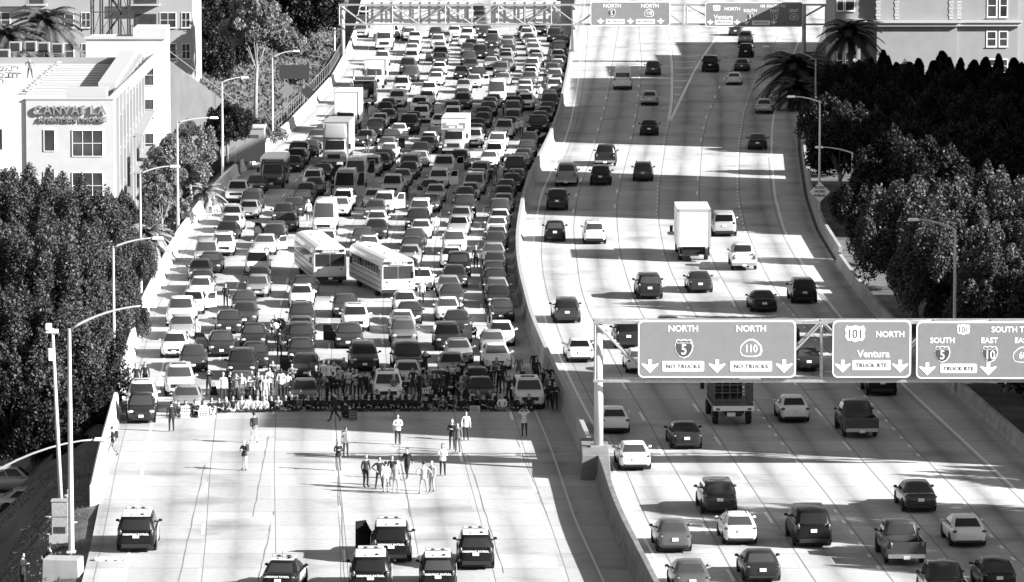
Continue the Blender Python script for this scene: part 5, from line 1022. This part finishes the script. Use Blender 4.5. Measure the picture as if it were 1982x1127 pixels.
for s in (-1, 1): tbox('wing_mirror', [(s*1.25, s*1.5, 6.0, 6.08, 1.5, 2.1)], M_gri, t, .02); tbox('taillight', [(s*.85, s*1.05, -.09, -.062, 1.0, 1.12)], M_tail, t, 0)
tbox('number_plate', [(-.4, .1, -.02, .0, .62, .85)], M_plt, t, 0); wheels(t, (1.3, 5.9), 1.15, .45, .32); place(t, X, Y, -math.atan(m_))
# two cars parked side-on on the lower street at the left edge
for (px, py, k_, tn, lab) in ((60, 992, 's', 'L', 'silver sedan parked side-on below the bank at the left edge'), (22, 955, 'u', 'L', 'silver SUV parked behind the side-on silver sedan, roof showing')):
    Y = 301. if k_ == 's' else 306.5; v_ = Wp(px, py, Y); zz = v_.z+.02
    tbox2 = car(k_, tn, v_.x, Y, -math.pi/2+.05, lab, None, z=zz)
x, z = Wp(0, 995, 301).x, Wp(0, 993, 301).z; mb = MB(); mb.box(-60, Wp(108, 990, 300).x, 297.5, 312, z-.3, z); tag(mb.build('lower_street', mat('asphalt', .05, .9, var=.2, scale=1)), kind='structure')

# ---------------- people ----------------
M_skin = mat('skin', .38, .6); M_hair = mat('hair_dark', .012, .7); M_hairl = mat('hair_grey', .3, .7); M_eye = mat('eye_dark', .01, .4)
CL = {'k': mat('cloth_black', .015, .9), 'd': mat('cloth_dark', .03, .9, var=.3), 'g': mat('cloth_grey', .14, .9, var=.3), 't': mat('cloth_khaki', .36, .9, var=.15), 'w': mat('cloth_white', .75, .9, var=.08), 'l': mat('cloth_pale', .5, .9, var=.15)}
BASE = dict(pel=(0, 0, .95), wai=(0, 0, 1.1), che=(0, .01, 1.32), nek=(0, 0, 1.48), hd=(0, .015, 1.56), shl=(-.19, 0, 1.42), shr=(.19, 0, 1.42), ell=(-.25, -.02, 1.14), elr=(.25, -.02, 1.14), wrl=(-.26, .06, .9), wrr=(.26, .06, .9),
            hil=(-.095, 0, .9), hir=(.095, 0, .9), knl=(-.11, .03, .5), knr=(.11, .03, .5), anl=(-.12, -.02, .1), anr=(.12, -.02, .1), tol=(-.14, .17, .045), tor=(.14, .17, .045), head=(0, .035, 1.66))
SIT = dict(pel=(0, -.05, .14), wai=(0, -.04, .3), che=(0, .0, .52), nek=(0, .02, .68), hd=(0, .04, .76), head=(0, .07, .86), shl=(-.19, .01, .62), shr=(.19, .01, .62), ell=(-.27, .1, .38), elr=(.27, .1, .38), wrl=(-.16, .3, .27), wrr=(.16, .3, .27),
           hil=(-.11, .02, .13), hir=(.11, .02, .13), knl=(-.37, .3, .17), knr=(.37, .3, .17), anl=(.1, .38, .09), anr=(-.1, .46, .09), tol=(.24, .44, .06), tor=(-.24, .52, .06))
POSES = {
 'stand': {}, 'cross': dict(ell=(-.27, .06, 1.14), elr=(.27, .06, 1.14), wrl=(.1, .22, 1.16), wrr=(-.1, .24, 1.2)),
 'akimbo': dict(ell=(-.42, -.06, 1.2), elr=(.42, -.06, 1.2), wrl=(-.19, .08, 1.02), wrr=(.19, .08, 1.02), anl=(-.2, -.02, .1), anr=(.2, -.02, .1), tol=(-.26, .16, .045), tor=(.26, .16, .045), knl=(-.16, .02, .5), knr=(.16, .02, .5)),
 'phone': dict(ell=(-.24, .06, 1.14), elr=(.24, .06, 1.14), wrl=(-.06, .3, 1.24), wrr=(.06, .3, 1.24)),
 'photo': dict(ell=(-.34, .16, 1.42), elr=(.34, .16, 1.42), wrl=(-.1, .28, 1.62), wrr=(.1, .28, 1.62)),
 'walk': dict(knl=(-.1, .2, .52), anl=(-.1, .3, .12), tol=(-.1, .48, .08), knr=(.1, -.04, .5), anr=(.1, -.34, .16), tor=(.1, -.2, .05), wrl=(-.26, -.2, .95), ell=(-.25, -.14, 1.16), wrr=(.26, .26, .98), elr=(.25, .06, 1.14)),
 'sit': SIT, 'sithug': dict(SIT, knl=(-.16, .3, .5), knr=(.16, .3, .5), anl=(-.13, .42, .09), anr=(.13, .42, .09), tol=(-.13, .58, .05), tor=(.13, .58, .05), wrl=(.03, .42, .4), wrr=(-.03, .42, .36), ell=(-.28, .2, .42), elr=(.28, .2, .42)),
 'sithold': dict(SIT, wrl=(-.24, .34, .42), wrr=(.24, .34, .42), ell=(-.3, .12, .4), elr=(.3, .12, .4)),
 'ride': dict(pel=(0, -.1, .85), hil=(-.11, -.08, .82), hir=(.11, -.08, .82), knl=(-.28, .25, .72), knr=(.28, .25, .72), anl=(-.26, .1, .32), anr=(.26, .1, .32), tol=(-.27, .27, .27), tor=(.27, .27, .27), wai=(0, -.06, 1.0), che=(0, .06, 1.22), nek=(0, .12, 1.38), hd=(0, .14, 1.45), head=(0, .17, 1.54), shl=(-.2, .1, 1.33), shr=(.2, .1, 1.33), ell=(-.36, .3, 1.12), elr=(.36, .3, 1.12), wrl=(-.34, .5, 1.05), wrr=(.34, .5, 1.05)),
 'crouch': dict(SIT, pel=(0, -.1, .3), wai=(0, -.04, .44), che=(0, .06, .64), nek=(0, .1, .8), hd=(0, .13, .87), head=(0, .17, .97), shl=(-.19, .09, .74), shr=(.19, .09, .74), ell=(-.26, .25, .52), elr=(.26, .25, .52), wrl=(-.1, .42, .5), wrr=(.1, .42, .5), hil=(-.11, -.08, .28), hir=(.11, -.08, .28), knl=(-.2, .3, .48), knr=(.2, .3, .48), anl=(-.17, .05, .1), anr=(.17, .05, .1), tol=(-.18, .25, .04), tor=(.18, .25, .04)),
}
BON = [('pel', 'wai', 1), ('wai', 'che', 1), ('che', 'nek', 1), ('nek', 'hd', 0), ('che', 'shl', 1), ('shl', 'ell', 1), ('ell', 'wrl', 1), ('che', 'shr', 1), ('shr', 'elr', 1), ('elr', 'wrr', 1), ('pel', 'hil', 2), ('hil', 'knl', 2), ('knl', 'anl', 2), ('anl', 'tol', 3), ('pel', 'hir', 2), ('hir', 'knr', 2), ('knr', 'anr', 2), ('anr', 'tor', 3)]
RAD = dict(pel=(.15, .115), wai=(.135, .1), che=(.165, .115), nek=(.075, .07), hd=(.052, .055), shl=(.066, .066), shr=(.066, .066), ell=(.046, .046), elr=(.046, .046), wrl=(.03, .027), wrr=(.03, .027), hil=(.1, .1), hir=(.1, .1), knl=(.064, .064), knr=(.064, .064), anl=(.044, .046), anr=(.044, .046), tol=(.045, .03), tor=(.045, .03))
def person_mesh(pose):
    J = dict(BASE); J.update(POSES[pose]); J = {k: Vector(v) for k, v in J.items()}; names = list(RAD)
    me = bpy.data.meshes.new('p'); me.from_pydata([J[n] for n in names], [(names.index(a), names.index(b)) for a, b, _ in BON], [])
    o = bpy.data.objects.new('p', me); COL.objects.link(o); sk = o.modifiers.new('k', 'SKIN'); sk.use_smooth_shade = True
    if not me.skin_vertices:
        bpy.context.view_layer.objects.active = o; o.select_set(True); bpy.ops.mesh.customdata_skin_add()
    for i, n in enumerate(names): me.skin_vertices[0].data[i].radius = RAD[n]; me.skin_vertices[0].data[i].use_root = n == 'pel'
    ss = o.modifiers.new('s', 'SUBSURF'); ss.levels = ss.render_levels = 1
    m2 = bpy.data.meshes.new_from_object(o.evaluated_get(bpy.context.evaluated_depsgraph_get())); bpy.data.objects.remove(o)
    vs = [v.co.copy() for v in m2.vertices]; fs = [tuple(p.vertices) for p in m2.polygons]; mi = []
    for p in m2.polygons:
        c = sum((vs[i] for i in p.vertices), Vector())/len(p.vertices); best = (9, 1)
        for a, b, z in BON:
            A_, B_ = J[a], J[b]; t = max(0, min(1, (c-A_).dot(B_-A_)/(B_-A_).length_squared)); d = (c-(A_+(B_-A_)*t)).length-.5*(RAD[a][0]*(1-t)+RAD[b][0]*t); zz = z
            if b == 'nek' and t > .9: zz = 0
            if a in ('ell', 'elr') and t > .93: zz = 0
            if d < best[0]: best = (d, zz)
        mi.append(best[1])
    mb = MB(); mb.v = [tuple(v) for v in vs]; mb.f = fs; mb.m = mi
    h = J['head']; mb.ball(h, (.076, .098, .118), 12, 9, 0); mb.ball(h+Vector((0, .1, -.012)), (.014, .02, .024), 6, 4, 0); mb.ball(h+Vector((0, .075, -.075)), (.04, .03, .03), 8, 5, 0)
    for s in (-1, 1): mb.ball(h+Vector((s*.078, -.005, -.01)), (.013, .022, .03), 6, 4, 0); mb.ball(h+Vector((s*.03, .088, .008)), (.012, .008, .007), 6, 4, 4)
    mb.box(h.x-.025, h.x+.025, h.y+.088, h.y+.098, h.z-.052, h.z-.046, 4)
    mb.tube([J['hd']-Vector((0, 0, .04)), h-Vector((0, .02, .06))], .052, 8, 0)
    for e, w_, s in (('ell', 'wrl', -1), ('elr', 'wrr', 1)):            # hands: palm, four bent fingers, thumb leaving the palm's side
        d = (J[w_]-J[e]).normalized(); up = Vector((0, 0, 1)) if abs(d.z) < .8 else Vector((0, 1, 0)); sd = d.cross(up).normalized(); nn = sd.cross(d).normalized(); p0 = J[w_]; mb.tube([p0-d*.01, p0+d*.03, p0+d*.085], [.024, .036, .032], 8, 0)
        for i, (o_, ln_) in enumerate(((-.03, .062), (-.01, .074), (.01, .068), (.03, .052))):
            q0 = p0+d*.08+sd*o_; q1 = q0+d*ln_*.5-nn*.008; q2 = q1+d*ln_*.35-nn*.03; mb.tube([q0, q1, q2], [.0095, .009, .0075], 5, 0)
        t0 = p0+d*.025+sd*(-s)*.026; mb.tube([t0, t0+d*.03+sd*(-s)*.022, t0+d*.058+sd*(-s)*.026-nn*.01], [.012, .011, .009], 5, 0)
    m = mb.mesh('person_body', [M_skin, CL['d'], CL['d'], M_tyre, M_eye], smooth=True); return m, h
def hair_mesh(h, kind):
    mb = MB(); mb.ball(h+Vector((0, -.018, .028)), (.088, .1, .108), 12, 8); v = []
    if kind == 'long': mb.ball(h+Vector((0, -.075, -.1)), (.09, .055, .16), 10, 8)
    if kind == 'cap': mb.box(h.x-.06, h.x+.06, h.y+.06, h.y+.17, h.z+.05, h.z+.068)
    if kind == 'helmet': mb = MB(); mb.ball(h+Vector((0, 0, .02)), (.13, .15, .15), 14, 10)
    return mb.mesh('hair', M_hair, smooth=True)
PM = {}
def person(px, py, pose, top, bot, face, label, hair='short', hc='k', z=0., s=1.0, pack=None, sign=None, XY=None, group=None, skin=None):
    if pose not in PM: PM[pose] = (person_mesh(pose), {})
    (m, h), hs = PM[pose]
    if hair not in hs: hs[hair] = hair_mesh(h, hair)
    X, Y = XY or G(px, py, z); t = thing('person', label, 'person', (X, Y, z), math.radians(face), group); t.scale = (s, s, s)
    b = link('body', m, t)
    for i, mm in enumerate((M_skin, CL[top], CL[bot])): b.material_slots[i].link = 'OBJECT'; b.material_slots[i].material = mm
    hn = {'cap': 'cap', 'helmet': 'helmet'}.get(hair, 'hair'); hh = link(hn, hs[hair], t); hh.material_slots[0].link = 'OBJECT'; hh.material_slots[0].material = {'k': M_hair, 'g': M_hairl, 'w': CL['w']}[hc]
    if pack: mb = MB(); zc = h.z-.36; mb.box(-.15, .15, h.y-.36, h.y-.15, zc-.2, zc+.2); p = mb.build('backpack', CL[pack], t, bevel=.04)
    if pose.startswith('s') and not pose.startswith('sit') or pose in ('akimbo', 'cross', 'phone', 'photo', 'walk', 'stand'):
        mb = MB(); n = 16; v = []
        for (zz, rx, ry) in ((.83, .172, .125), (.95, .178, .132), (1.04, .165, .122)): v += [(rx*math.cos(6.2832*k/n), ry*math.sin(6.2832*k/n), zz) for k in range(n)]
        mb.add(v, [(i*n+k, i*n+(k+1) % n, (i+1)*n+(k+1) % n, (i+1)*n+k) for i in range(2) for k in range(n)]); mb.build('shirt_hem', CL[top], t, smooth=True)
    return t
def placard(X, Y, z, w_, h_, label, m='w', rz=0., lines=3, tilt=.15):
    t = thing('placard', label, 'placard', (X, Y, z), rz); mb = MB(); mb.box(-w_/2, w_/2, -.01, .01, 0, h_); mb.build('board', CL[m], t); mb = MB()
    for i in range(lines):
        zz = h_*(.8-.27*i); x = -w_*.38
        while x < w_*.32: l = random.uniform(.05, .13); mb.box(x, x+l, -.016, -.0105, zz-.035, zz+.03); x += l+.035
    mb.build('lettering', M_hair, t); t.rotation_euler = (-tilt, 0, rz)
A_ = 180.   # facing the camera
P1 = [ # px, py, pose, top, bottom, facing, hair, hair colour, pack, label
 (332,836,'stand','k','k',10,'short','k',None,'person all in black standing right in front of the left end of the seated row'),
 (492,858,'walk','g','w',20,'cap','k','d','person in pale trousers and dark backpack walking up the empty road'),
 (473,911,'phone','d','w',150,'short','g','d','person in dark top and white trousers looking down, alone on the empty road'),
 (655,911,'phone','k','g',185,'cap','w',None,'person in black shirt, grey trousers and white cap on the empty road'),
 (669,884,'stand','w','g',200,'cap','k','d','person in white shirt and dark cap just behind the white-capped one'),
 (770,861,'cross','w','k',180,'short','k',None,'person in light shirt and black trousers standing alone with folded arms'),
 (875,871,'phone','k','d',170,'short','g',None,'person in dark jacket behind a shorter one, right-hand shade'),
 (886,876,'stand','g','g',165,'short','k',None,'shorter person in grey in front of the dark-jacketed one'),
 (902,853,'stand','w','k',185,'short','k','k','person in pale shirt with a dark shoulder bag, near the seated row'),
 (1015,846,'photo','l','d',5,'short','k',None,'person in pale shirt raising both hands towards the seated row'),
 (857,921,'phone','w','k',180,'long','k',None,'hooded person with a pale vest at the edge of the shade'),
 (708,944,'stand','k','k',215,'short','g',None,'officer in black at the left end of the middle group'),
 (734,947,'akimbo','k','k',200,'short','k',None,'officer in black with hands on hips in the middle group'),
 (747,954,'stand','w','t',20,'short','k',None,'officer in white shirt between the black and khaki ones'),
 (759,941,'stand','k','g',185,'short','k',None,'person in dark T-shirt half hidden behind the khaki officers'),
 (766,957,'stand','t','t',350,'short','k',None,'khaki officer seen from behind, nearest in the middle group'),
 (788,928,'walk','k','k',160,'short','k',None,'person in dark suit striding away to the right of the middle group'),
 (820,957,'akimbo','t','t',5,'short','k',None,'khaki officer seen from behind, left of the pair on the right'),
 (836,952,'stand','t','t',150,'short','g',None,'khaki officer facing sideways, right of the pair on the right'),
 (649,817,'walk','k','k',90,'short','k',None,'tall person in black stepping in front of the seated row'),
 (218,884,'walk','d','g',100,'short','k','k','person with a backpack climbing at the left parapet'),
 (249,768,'stand','w','g',170,'short','g',None,'person in white leaning by the parapet, left of three'),
 (264,760,'stand','k','d',180,'short','g',None,'bald person in black, middle of the three by the parapet'),
 (281,755,'stand','k','k',185,'short','k',None,'person in open dark suit, right of the three by the parapet'),
 (404,767,'photo','d','k',185,'short','k',None,'person in dark clothes with hands at the face, behind the silver sedan'),
 (432,778,'stand','w','d',185,'short','g',None,'person in long white shirt behind the seated row, left part'),
 (468,776,'stand','w','l',170,'short','k',None,'person in striped white top beside the dark left-hand sedan'),
 (500,776,'stand','g','d',180,'short','k',None,'person in grey by the bumper of the dark left-hand sedan'),
 (513,780,'stand','l','l',190,'long','k',None,'long-haired person in pale clothes right of the dark left-hand sedan'),
 (528,752,'cross','d','k',180,'short','g',None,'person with folded arms and grey T-shirt standing tall behind the crowd'),
 (544,770,'stand','w','d',5,'long','k',None,'dark-haired person in white dress seen from behind, left crowd'),
 (557,774,'stand','l','g',20,'short','k',None,'person in pale clothes next to the white dress'),
 (565,756,'cross','g','k',185,'short','k',None,'person in grey jacket by the front of the grey SUV'),
 (626,750,'stand','w','k',185,'short','k',None,'person in white shirt and black waistcoat right of the grey SUV'),
 (636,753,'stand','w','k',170,'short','g',None,'person in white blouse, second right of the grey SUV'),
 (646,752,'photo','w','d',190,'short','g',None,'person in white shirt lifting a phone in the middle crowd'),
 (627,778,'stand','g','l',180,'long','k',None,'person in patterned grey by the SUV headlight'),
 (645,775,'stand','k','k',10,'short','k',None,'broad person in black seen from behind, centre crowd'),
 (659,762,'stand','l','d',160,'short','k',None,'person in zebra-striped top, centre crowd'),
 (666,744,'stand','g','d',180,'short','g',None,'person in grey by the wing of the dark sedan'),
 (674,768,'cross','l','g',200,'short','k',None,'person in pale checked shirt, centre crowd'),
 (681,748,'stand','d','d',170,'short','k',None,'person in dark top behind the striped one'),
 (690,772,'cross','l','d',185,'short','g',None,'person in vertical stripes right of the centre crowd'),
 (717,787,'stand','k','k',250,'long','k',None,'tall long-haired person in black left of the white SUV'),
 (734,772,'stand','g','k',185,'short','k',None,'person in grey at the grille of the white SUV'),
 (745,768,'stand','w','k',180,'short','k',None,'person with a white bib in front of the white SUV'),
 (757,766,'stand','k','k',185,'short','k',None,'person in black between the white SUV and the dark sign'),
 (768,766,'stand','k','k',160,'short','k',None,'person in black reaching right of the white SUV'),
 (823,735,'photo','k','k',200,'short','g',None,'person in black with raised hands behind the dark SUV'),
 (841,779,'stand','k','k',180,'short','k',None,'large person in black in front of the dark SUV'),
 (884,764,'stand','k','d',185,'short','k',None,'person in black between the dark SUV and the dark sedan'),
 (895,752,'photo','k','k',5,'short','k',None,'person in black with hands behind the head by the silver sedan'),
 (877,758,'stand','w','k',170,'long','k',None,'person in white scarf by the dark SUV'),
 (899,772,'stand','g','g',185,'short','k',None,'person in grey beside the wheel of the front dark sedan'),
 (961,744,'phone','g','g',180,'long','k',None,'woman in grey looking at a phone in front of the white compact car'),
 (972,762,'stand','k','g',15,'long','k',None,'long-haired person in black top and pale trousers by the dark sedan'),
 (1004,738,'stand','g','g',180,'short','g',None,'person in grey behind the white SUV by the median'),
 (1001,772,'stand','k','k',180,'short','k',None,'person in black at the left headlight of the white SUV by the median'),
 (1043,785,'stand','g','k',185,'short','k',None,'person in grey jacket at the right headlight of the white SUV by the median'),
 (1034,731,'stand','k','k',200,'short','g',None,'farther person in black leaning on the median wall'),
 (1038,746,'stand','k','k',190,'short','k',None,'person in black right below the farther wall-leaner'),
 (1063,758,'akimbo','k','k',190,'long','k',None,'person in black with an arm on the median wall'),
 (1061,776,'stand','g','d',180,'long','k',None,'long-haired person in grey by the median wall'),
 (1074,795,'cross','k','k',170,'short','k',None,'person in black nearest the end of the row, against the median wall'),
 (1064,790,'stand','k','k',185,'short','k',None,'person in black left of the nearest wall-leaner'),
 (437,594,'stand','k','k',180,'short','k',None,'person in dark suit standing between lanes in the jam, left part'),
 (541,690,'stand','k','k',0,'helmet','k',None,'officer in black with helmet behind the motorcycle rider'),
 (597,428,'stand','w','d',5,'cap','w',None,'person in white shirt and cap left of the white high van'),
 (414,417,'stand','g','w',190,'short','k',None,'person in camouflage grey by the head of the left parapet'),
 (644,381,'stand','k','k',180,'short','k',None,'person in black squeezed beside the silver high-roof van'),
 (787,390,'stand','k','k',180,'short','k',None,'person in black by the silver pickup in mid jam'),
 (765,398,'crouch','k','d',200,'short','k',None,'person crouching at the open door of the white SUV'),
 (711,298,'stand','k','g',185,'short','k',None,'person in dark clothes beside the white second box truck'),
 (709,224,'stand','k','k',180,'short','k',None,'person in black in front of the long-nosed truck'),
 (1000,264,'stand','w','g',170,'short','k',None,'person in white, left of the pair standing near the median'),
 (1009,262,'stand','w','k',190,'short','g',None,'person in white and black, right of the pair near the median'),
 (1046,196,'stand','w','g',180,'short','k',None,'far person in white standing between cars near the median'),
 (932,374,'stand','k','k',200,'short','k',None,'person in black beside the silver minivan in the jam'),
 (950,360,'stand','k','k',180,'short','k',None,'person in black between lanes, left of the dark sedans'),
 (959,354,'stand','g','g',180,'long','k',None,'long-haired person in grey next to the one in black between lanes'),
 (994,366,'stand','k','k',180,'short','k',None,'person in black standing at the median end of the dark sedans'),
 (844,457,'stand','w','g',10,'short','k',None,'person in white shirt beside the white sedan in mid jam'),
 (921,521,'stand','d','k',180,'short','g',None,'person in dark waistcoat standing in the gap right of the black SUV'),
 (816,587,'stand','w','g',180,'short','g',None,'person in white vest right of the front school bus'),
 (891,634,'stand','k','k',180,'long','k',None,'person in black behind the open door of the dark SUV'),
 (947,632,'stand','d','g',350,'short','k',None,'person in grey-dark coat walking between dark sedans by the median'),
 (381,666,'stand','w','k',160,'short','g',None,'person in white beside the two white sedans, left lanes'),
 (915,655,'crouch','k','k',180,'short','k',None,'person crouching beside the open white car door'),
 (803,533,'stand','w','w',180,'short','k',None,'person in white waving right behind the front school bus'),
]
for (px, py, pose, a, b, fc, hr, hc, pk_, lab) in P1:
    t = person(px, py, pose, a, b, fc, lab, hair=hr, hc=hc, pack=pk_, s=random.uniform(.96, 1.05))
# seated row
SR = [(346,806,'sit','g','g'),(359,806,'sithold','k','k'),(377,806,'sithug','k','d'),(394,806,'sit','w','g'),(409,802,'sithug','k','w'),(424,799,'sithug','k','k'),(438,798,'sit','g','d'),(451,797,'sit','k','w'),(468,797,'sit','l','g'),(483,797,'sit','w','d'),(498,797,'sit','l','k'),(512,797,'sit','w','k'),
 (526,796,'sit','k','k'),(539,795,'sithug','w','g'),(553,795,'sit','k','l'),(565,795,'sithug','k','k'),(576,795,'sit','g','k'),(597,795,'sithug','k','k'),(610,795,'sit','k','k'),(621,795,'sit','k','k'),(638,795,'sit','k','g'),(651,795,'sithug','k','k'),(663,795,'sit','k','k'),(676,795,'sithold','k','k'),(690,795,'sit','k','k'),(702,795,'sit','k','k'),
 (714,795,'sithug','k','k'),(725,795,'sit','k','d'),(738,795,'sit','k','k'),(751,795,'sit','k','k'),(764,795,'sithug','k','k'),(779,795,'sit','k','k'),(792,795,'sit','k','k'),(805,795,'sit','k','d'),(824,795,'sithold','k','k'),(844,795,'sit','k','g'),(858,795,'sithug','g','k'),(873,795,'sithug','k','k'),(893,795,'sit','k','k'),(910,795,'sit','k','k'),
 (936,795,'sithug','k','k'),(953,795,'sit','k','k'),(972,795,'sit','w','g'),(997,795,'sit','k','k'),(1024,795,'sit','k','k')]
for i, (px, py, pose, a, b) in enumerate(SR):
    person(px, py, pose, a, b, A_+random.uniform(-18, 18), '%s person in %s clothes of the row seated across the road, counting from the left' % (ordw(i+1), {'k': 'black', 'g': 'grey', 'w': 'white', 'l': 'pale', 'd': 'dark'}[a]), hair=random.choice(['short', 'short', 'long', 'cap']), hc=random.choice('kkkg'), group='people seated in a row across the road', s=random.uniform(.95, 1.08))
person(668, 810, 'crouch', 'k', 'k', 0, 'person in black crouching in front of the seated row beside a placard'); person(677, 812, 'sit', 'k', 'k', 20, 'person in black sitting right in front of the row, behind the grey placard')
for (px, py, w_, h_, m, lab) in [(360,808,.55,.75,'w','white placard held upright near the left end of the seated row'),(395,807,.6,.5,'w','round-looking pale placard on a lap near the left end of the row'),(684,813,.5,.6,'g','grey written placard standing in front of the centre of the row'),(919,797,.6,.42,'l','wide pale placard with three lines lying against the front dark sedan'),(826,783,.5,.34,'w','small white placard held up over the right half of the row'),(768,770,.65,.65,'g','dark square placard in front of the white SUV')]:
    X, Y = G(px, py); placard(X, Y-.55, .02 if px not in (826, 768) else .75, w_, h_, lab, m)
for i in range(16):
    px = 560+i*28+random.uniform(-7, 7); ps = random.choice(['crouch', 'sithug', 'sit']); person(px, 787, ps, random.choice('kkkkdg'), 'k', 180+random.uniform(-40, 40), 'dark-clothed person hunched in the second rank behind the seated row, %s from the left' % ORD[i+1], hair=random.choice(['short', 'long', 'cap']), group='people hunched behind the seated row')
CX = [444, 457, 487, 507, 521, 600, 612, 634, 652, 668, 683, 697, 708, 724, 740, 752, 762, 774, 786, 800, 812, 832, 850, 866, 880, 892, 903, 950, 966, 985, 1012, 1030, 1052, 1068]
for i, px in enumerate(CX):
    py = 770+random.uniform(-8, 14); tp = random.choice('kkkkddg' if px > 540 else 'wlgdk')
    person(px, py, random.choice(['stand', 'cross', 'phone', 'akimbo', 'photo', 'stand']), tp, random.choice('kkdg'), 180+random.uniform(-70, 70), 'person in %s in the standing crowd behind the seated row, %s from left' % ({'k': 'black', 'd': 'dark', 'g': 'grey', 'w': 'white', 'l': 'pale clothes'}[tp], ordw(i+1)), hair=random.choice(['short', 'long', 'cap', 'short']), hc=random.choice('kkg'), group='crowd standing behind the seated row', s=random.uniform(.93, 1.06))
# people on the bank and on the roof
for (px, py, pose, a, b, fc, lab) in [(44, 1128, 'phone', 'k', 'k', 240, 'person in black looking at hands on the dirt bank, bottom left corner'), (98, 1092, 'sithug', 'd', 'k', 110, 'person crouched on the bank beside the concrete footing block'), (132, 1010, 'stand', 'l', 'g', 180, 'person half hidden behind the near lamp post by the cabinet')]:
    X, Y = G(px, py); z = zter(X, Y); X, Y = G(px, py, z); person(px, py, pose, a, b, fc, lab, z=zter(X, Y), XY=(X, Y))
x, y = roofpt(58, 152); person(0, 0, 'akimbo', 'g', 'd', 180, 'person in shorts walking on the white apartment roof', XY=(x, y), z=zr)
# motorcycle with rider
X, Y = G(534, 655); t = thing('motorcycle', 'police-style motorcycle with a pale screen threading between lanes', 'motorcycle', (X, Y, 0), math.pi)
wm = wheel_mesh(.32, .14)
for y in (.75, -.75): o = link('wheel', wm, t); o.location = (0, y, .32)
mb = MB(); mb.ball((0, .1, .78), (.2, .42, .2), 10, 8); mb.box(-.13, .13, -.75, -.05, .62, .8); mb.tube([(0, .75, .32), (0, .45, 1.0)], .04, 6); mb.build('frame', M_gri, t, smooth=False)
mb = MB(); mb.ball((0, .55, .92), (.26, .14, .24), 10, 8); mb.build('fairing', PT['W'], t, smooth=True); mb = MB(); mb.ball((0, .7, .9), (.09, .05, .09), 8, 6); mb.build('headlight', M_lens, t)
mb = MB(); mb.tube([(-.38, .32, 1.05), (.38, .32, 1.05)], .02, 6); mb.build('handlebar', M_gri, t)
for s in (-1, 1): tbox('pannier', [(s*.15, s*.38, -.85, -.35, .5, .85)], PT['W'], t, .04)
person(534, 655, 'ride', 'd', 'd', 180, 'motorcycle rider in grey with a white helmet between the lanes', hair='helmet', hc='w')
# traffic cone-like bag, litter on the shoulder
X, Y = G(414, 765); t = thing('dark_bag', 'dark trapezoid bag standing on the road behind the seated row', 'bag', (X, Y, 0)); mb = MB(); mb.box(-.25, .25, -.15, .15, 0, .55, tx=.1, ty=.05); mb.build('pouch', CL['k'], t, bevel=.04); mb = MB(); mb.tube([(-.12, 0, .55), (0, 0, .75), (.12, 0, .55)], .02, 5); mb.build('strap', CL['k'], t)
X, Y = G(205, 1084); mb = MB()
for i in range(9): mb.ball((-.7+.2*i+random.uniform(-.1, .1), random.uniform(-.2, .2), .06), (random.uniform(.15, .3), random.uniform(.15, .3), random.uniform(.06, .16)), 7, 5)
o = mb.build('crumpled_sheet', CL['w'], smooth=False); o.location = (X+.3, Y, 0); tag(o, 'crumpled white cloth dropped on the road behind the lone patrol SUV', 'cloth')
rr = random.Random(4)
for i in range(16):
    px, py = rr.uniform(20, 175), rr.uniform(985, 1125); X, Y = G(px, py)
    if X > XL(Y)-.9: continue
    mb = MB(); a = rr.uniform(0, 3); mb.box(-.16, .16, -.1, .1, 0, .05, tx=.04); o = mb.build('litter', CL['l'], bevel=.01); z = zter(X, Y); X, Y = G(px, py, z); o.location = (X, Y, zter(X, Y)); o.rotation_euler = (0, 0, a); o.scale = (rr.uniform(.4, 1.3),)*2+(1,); tag(o, 'pale scrap of litter on the dirt bank by the camera mast', 'litter', 'scraps of litter on the bank')
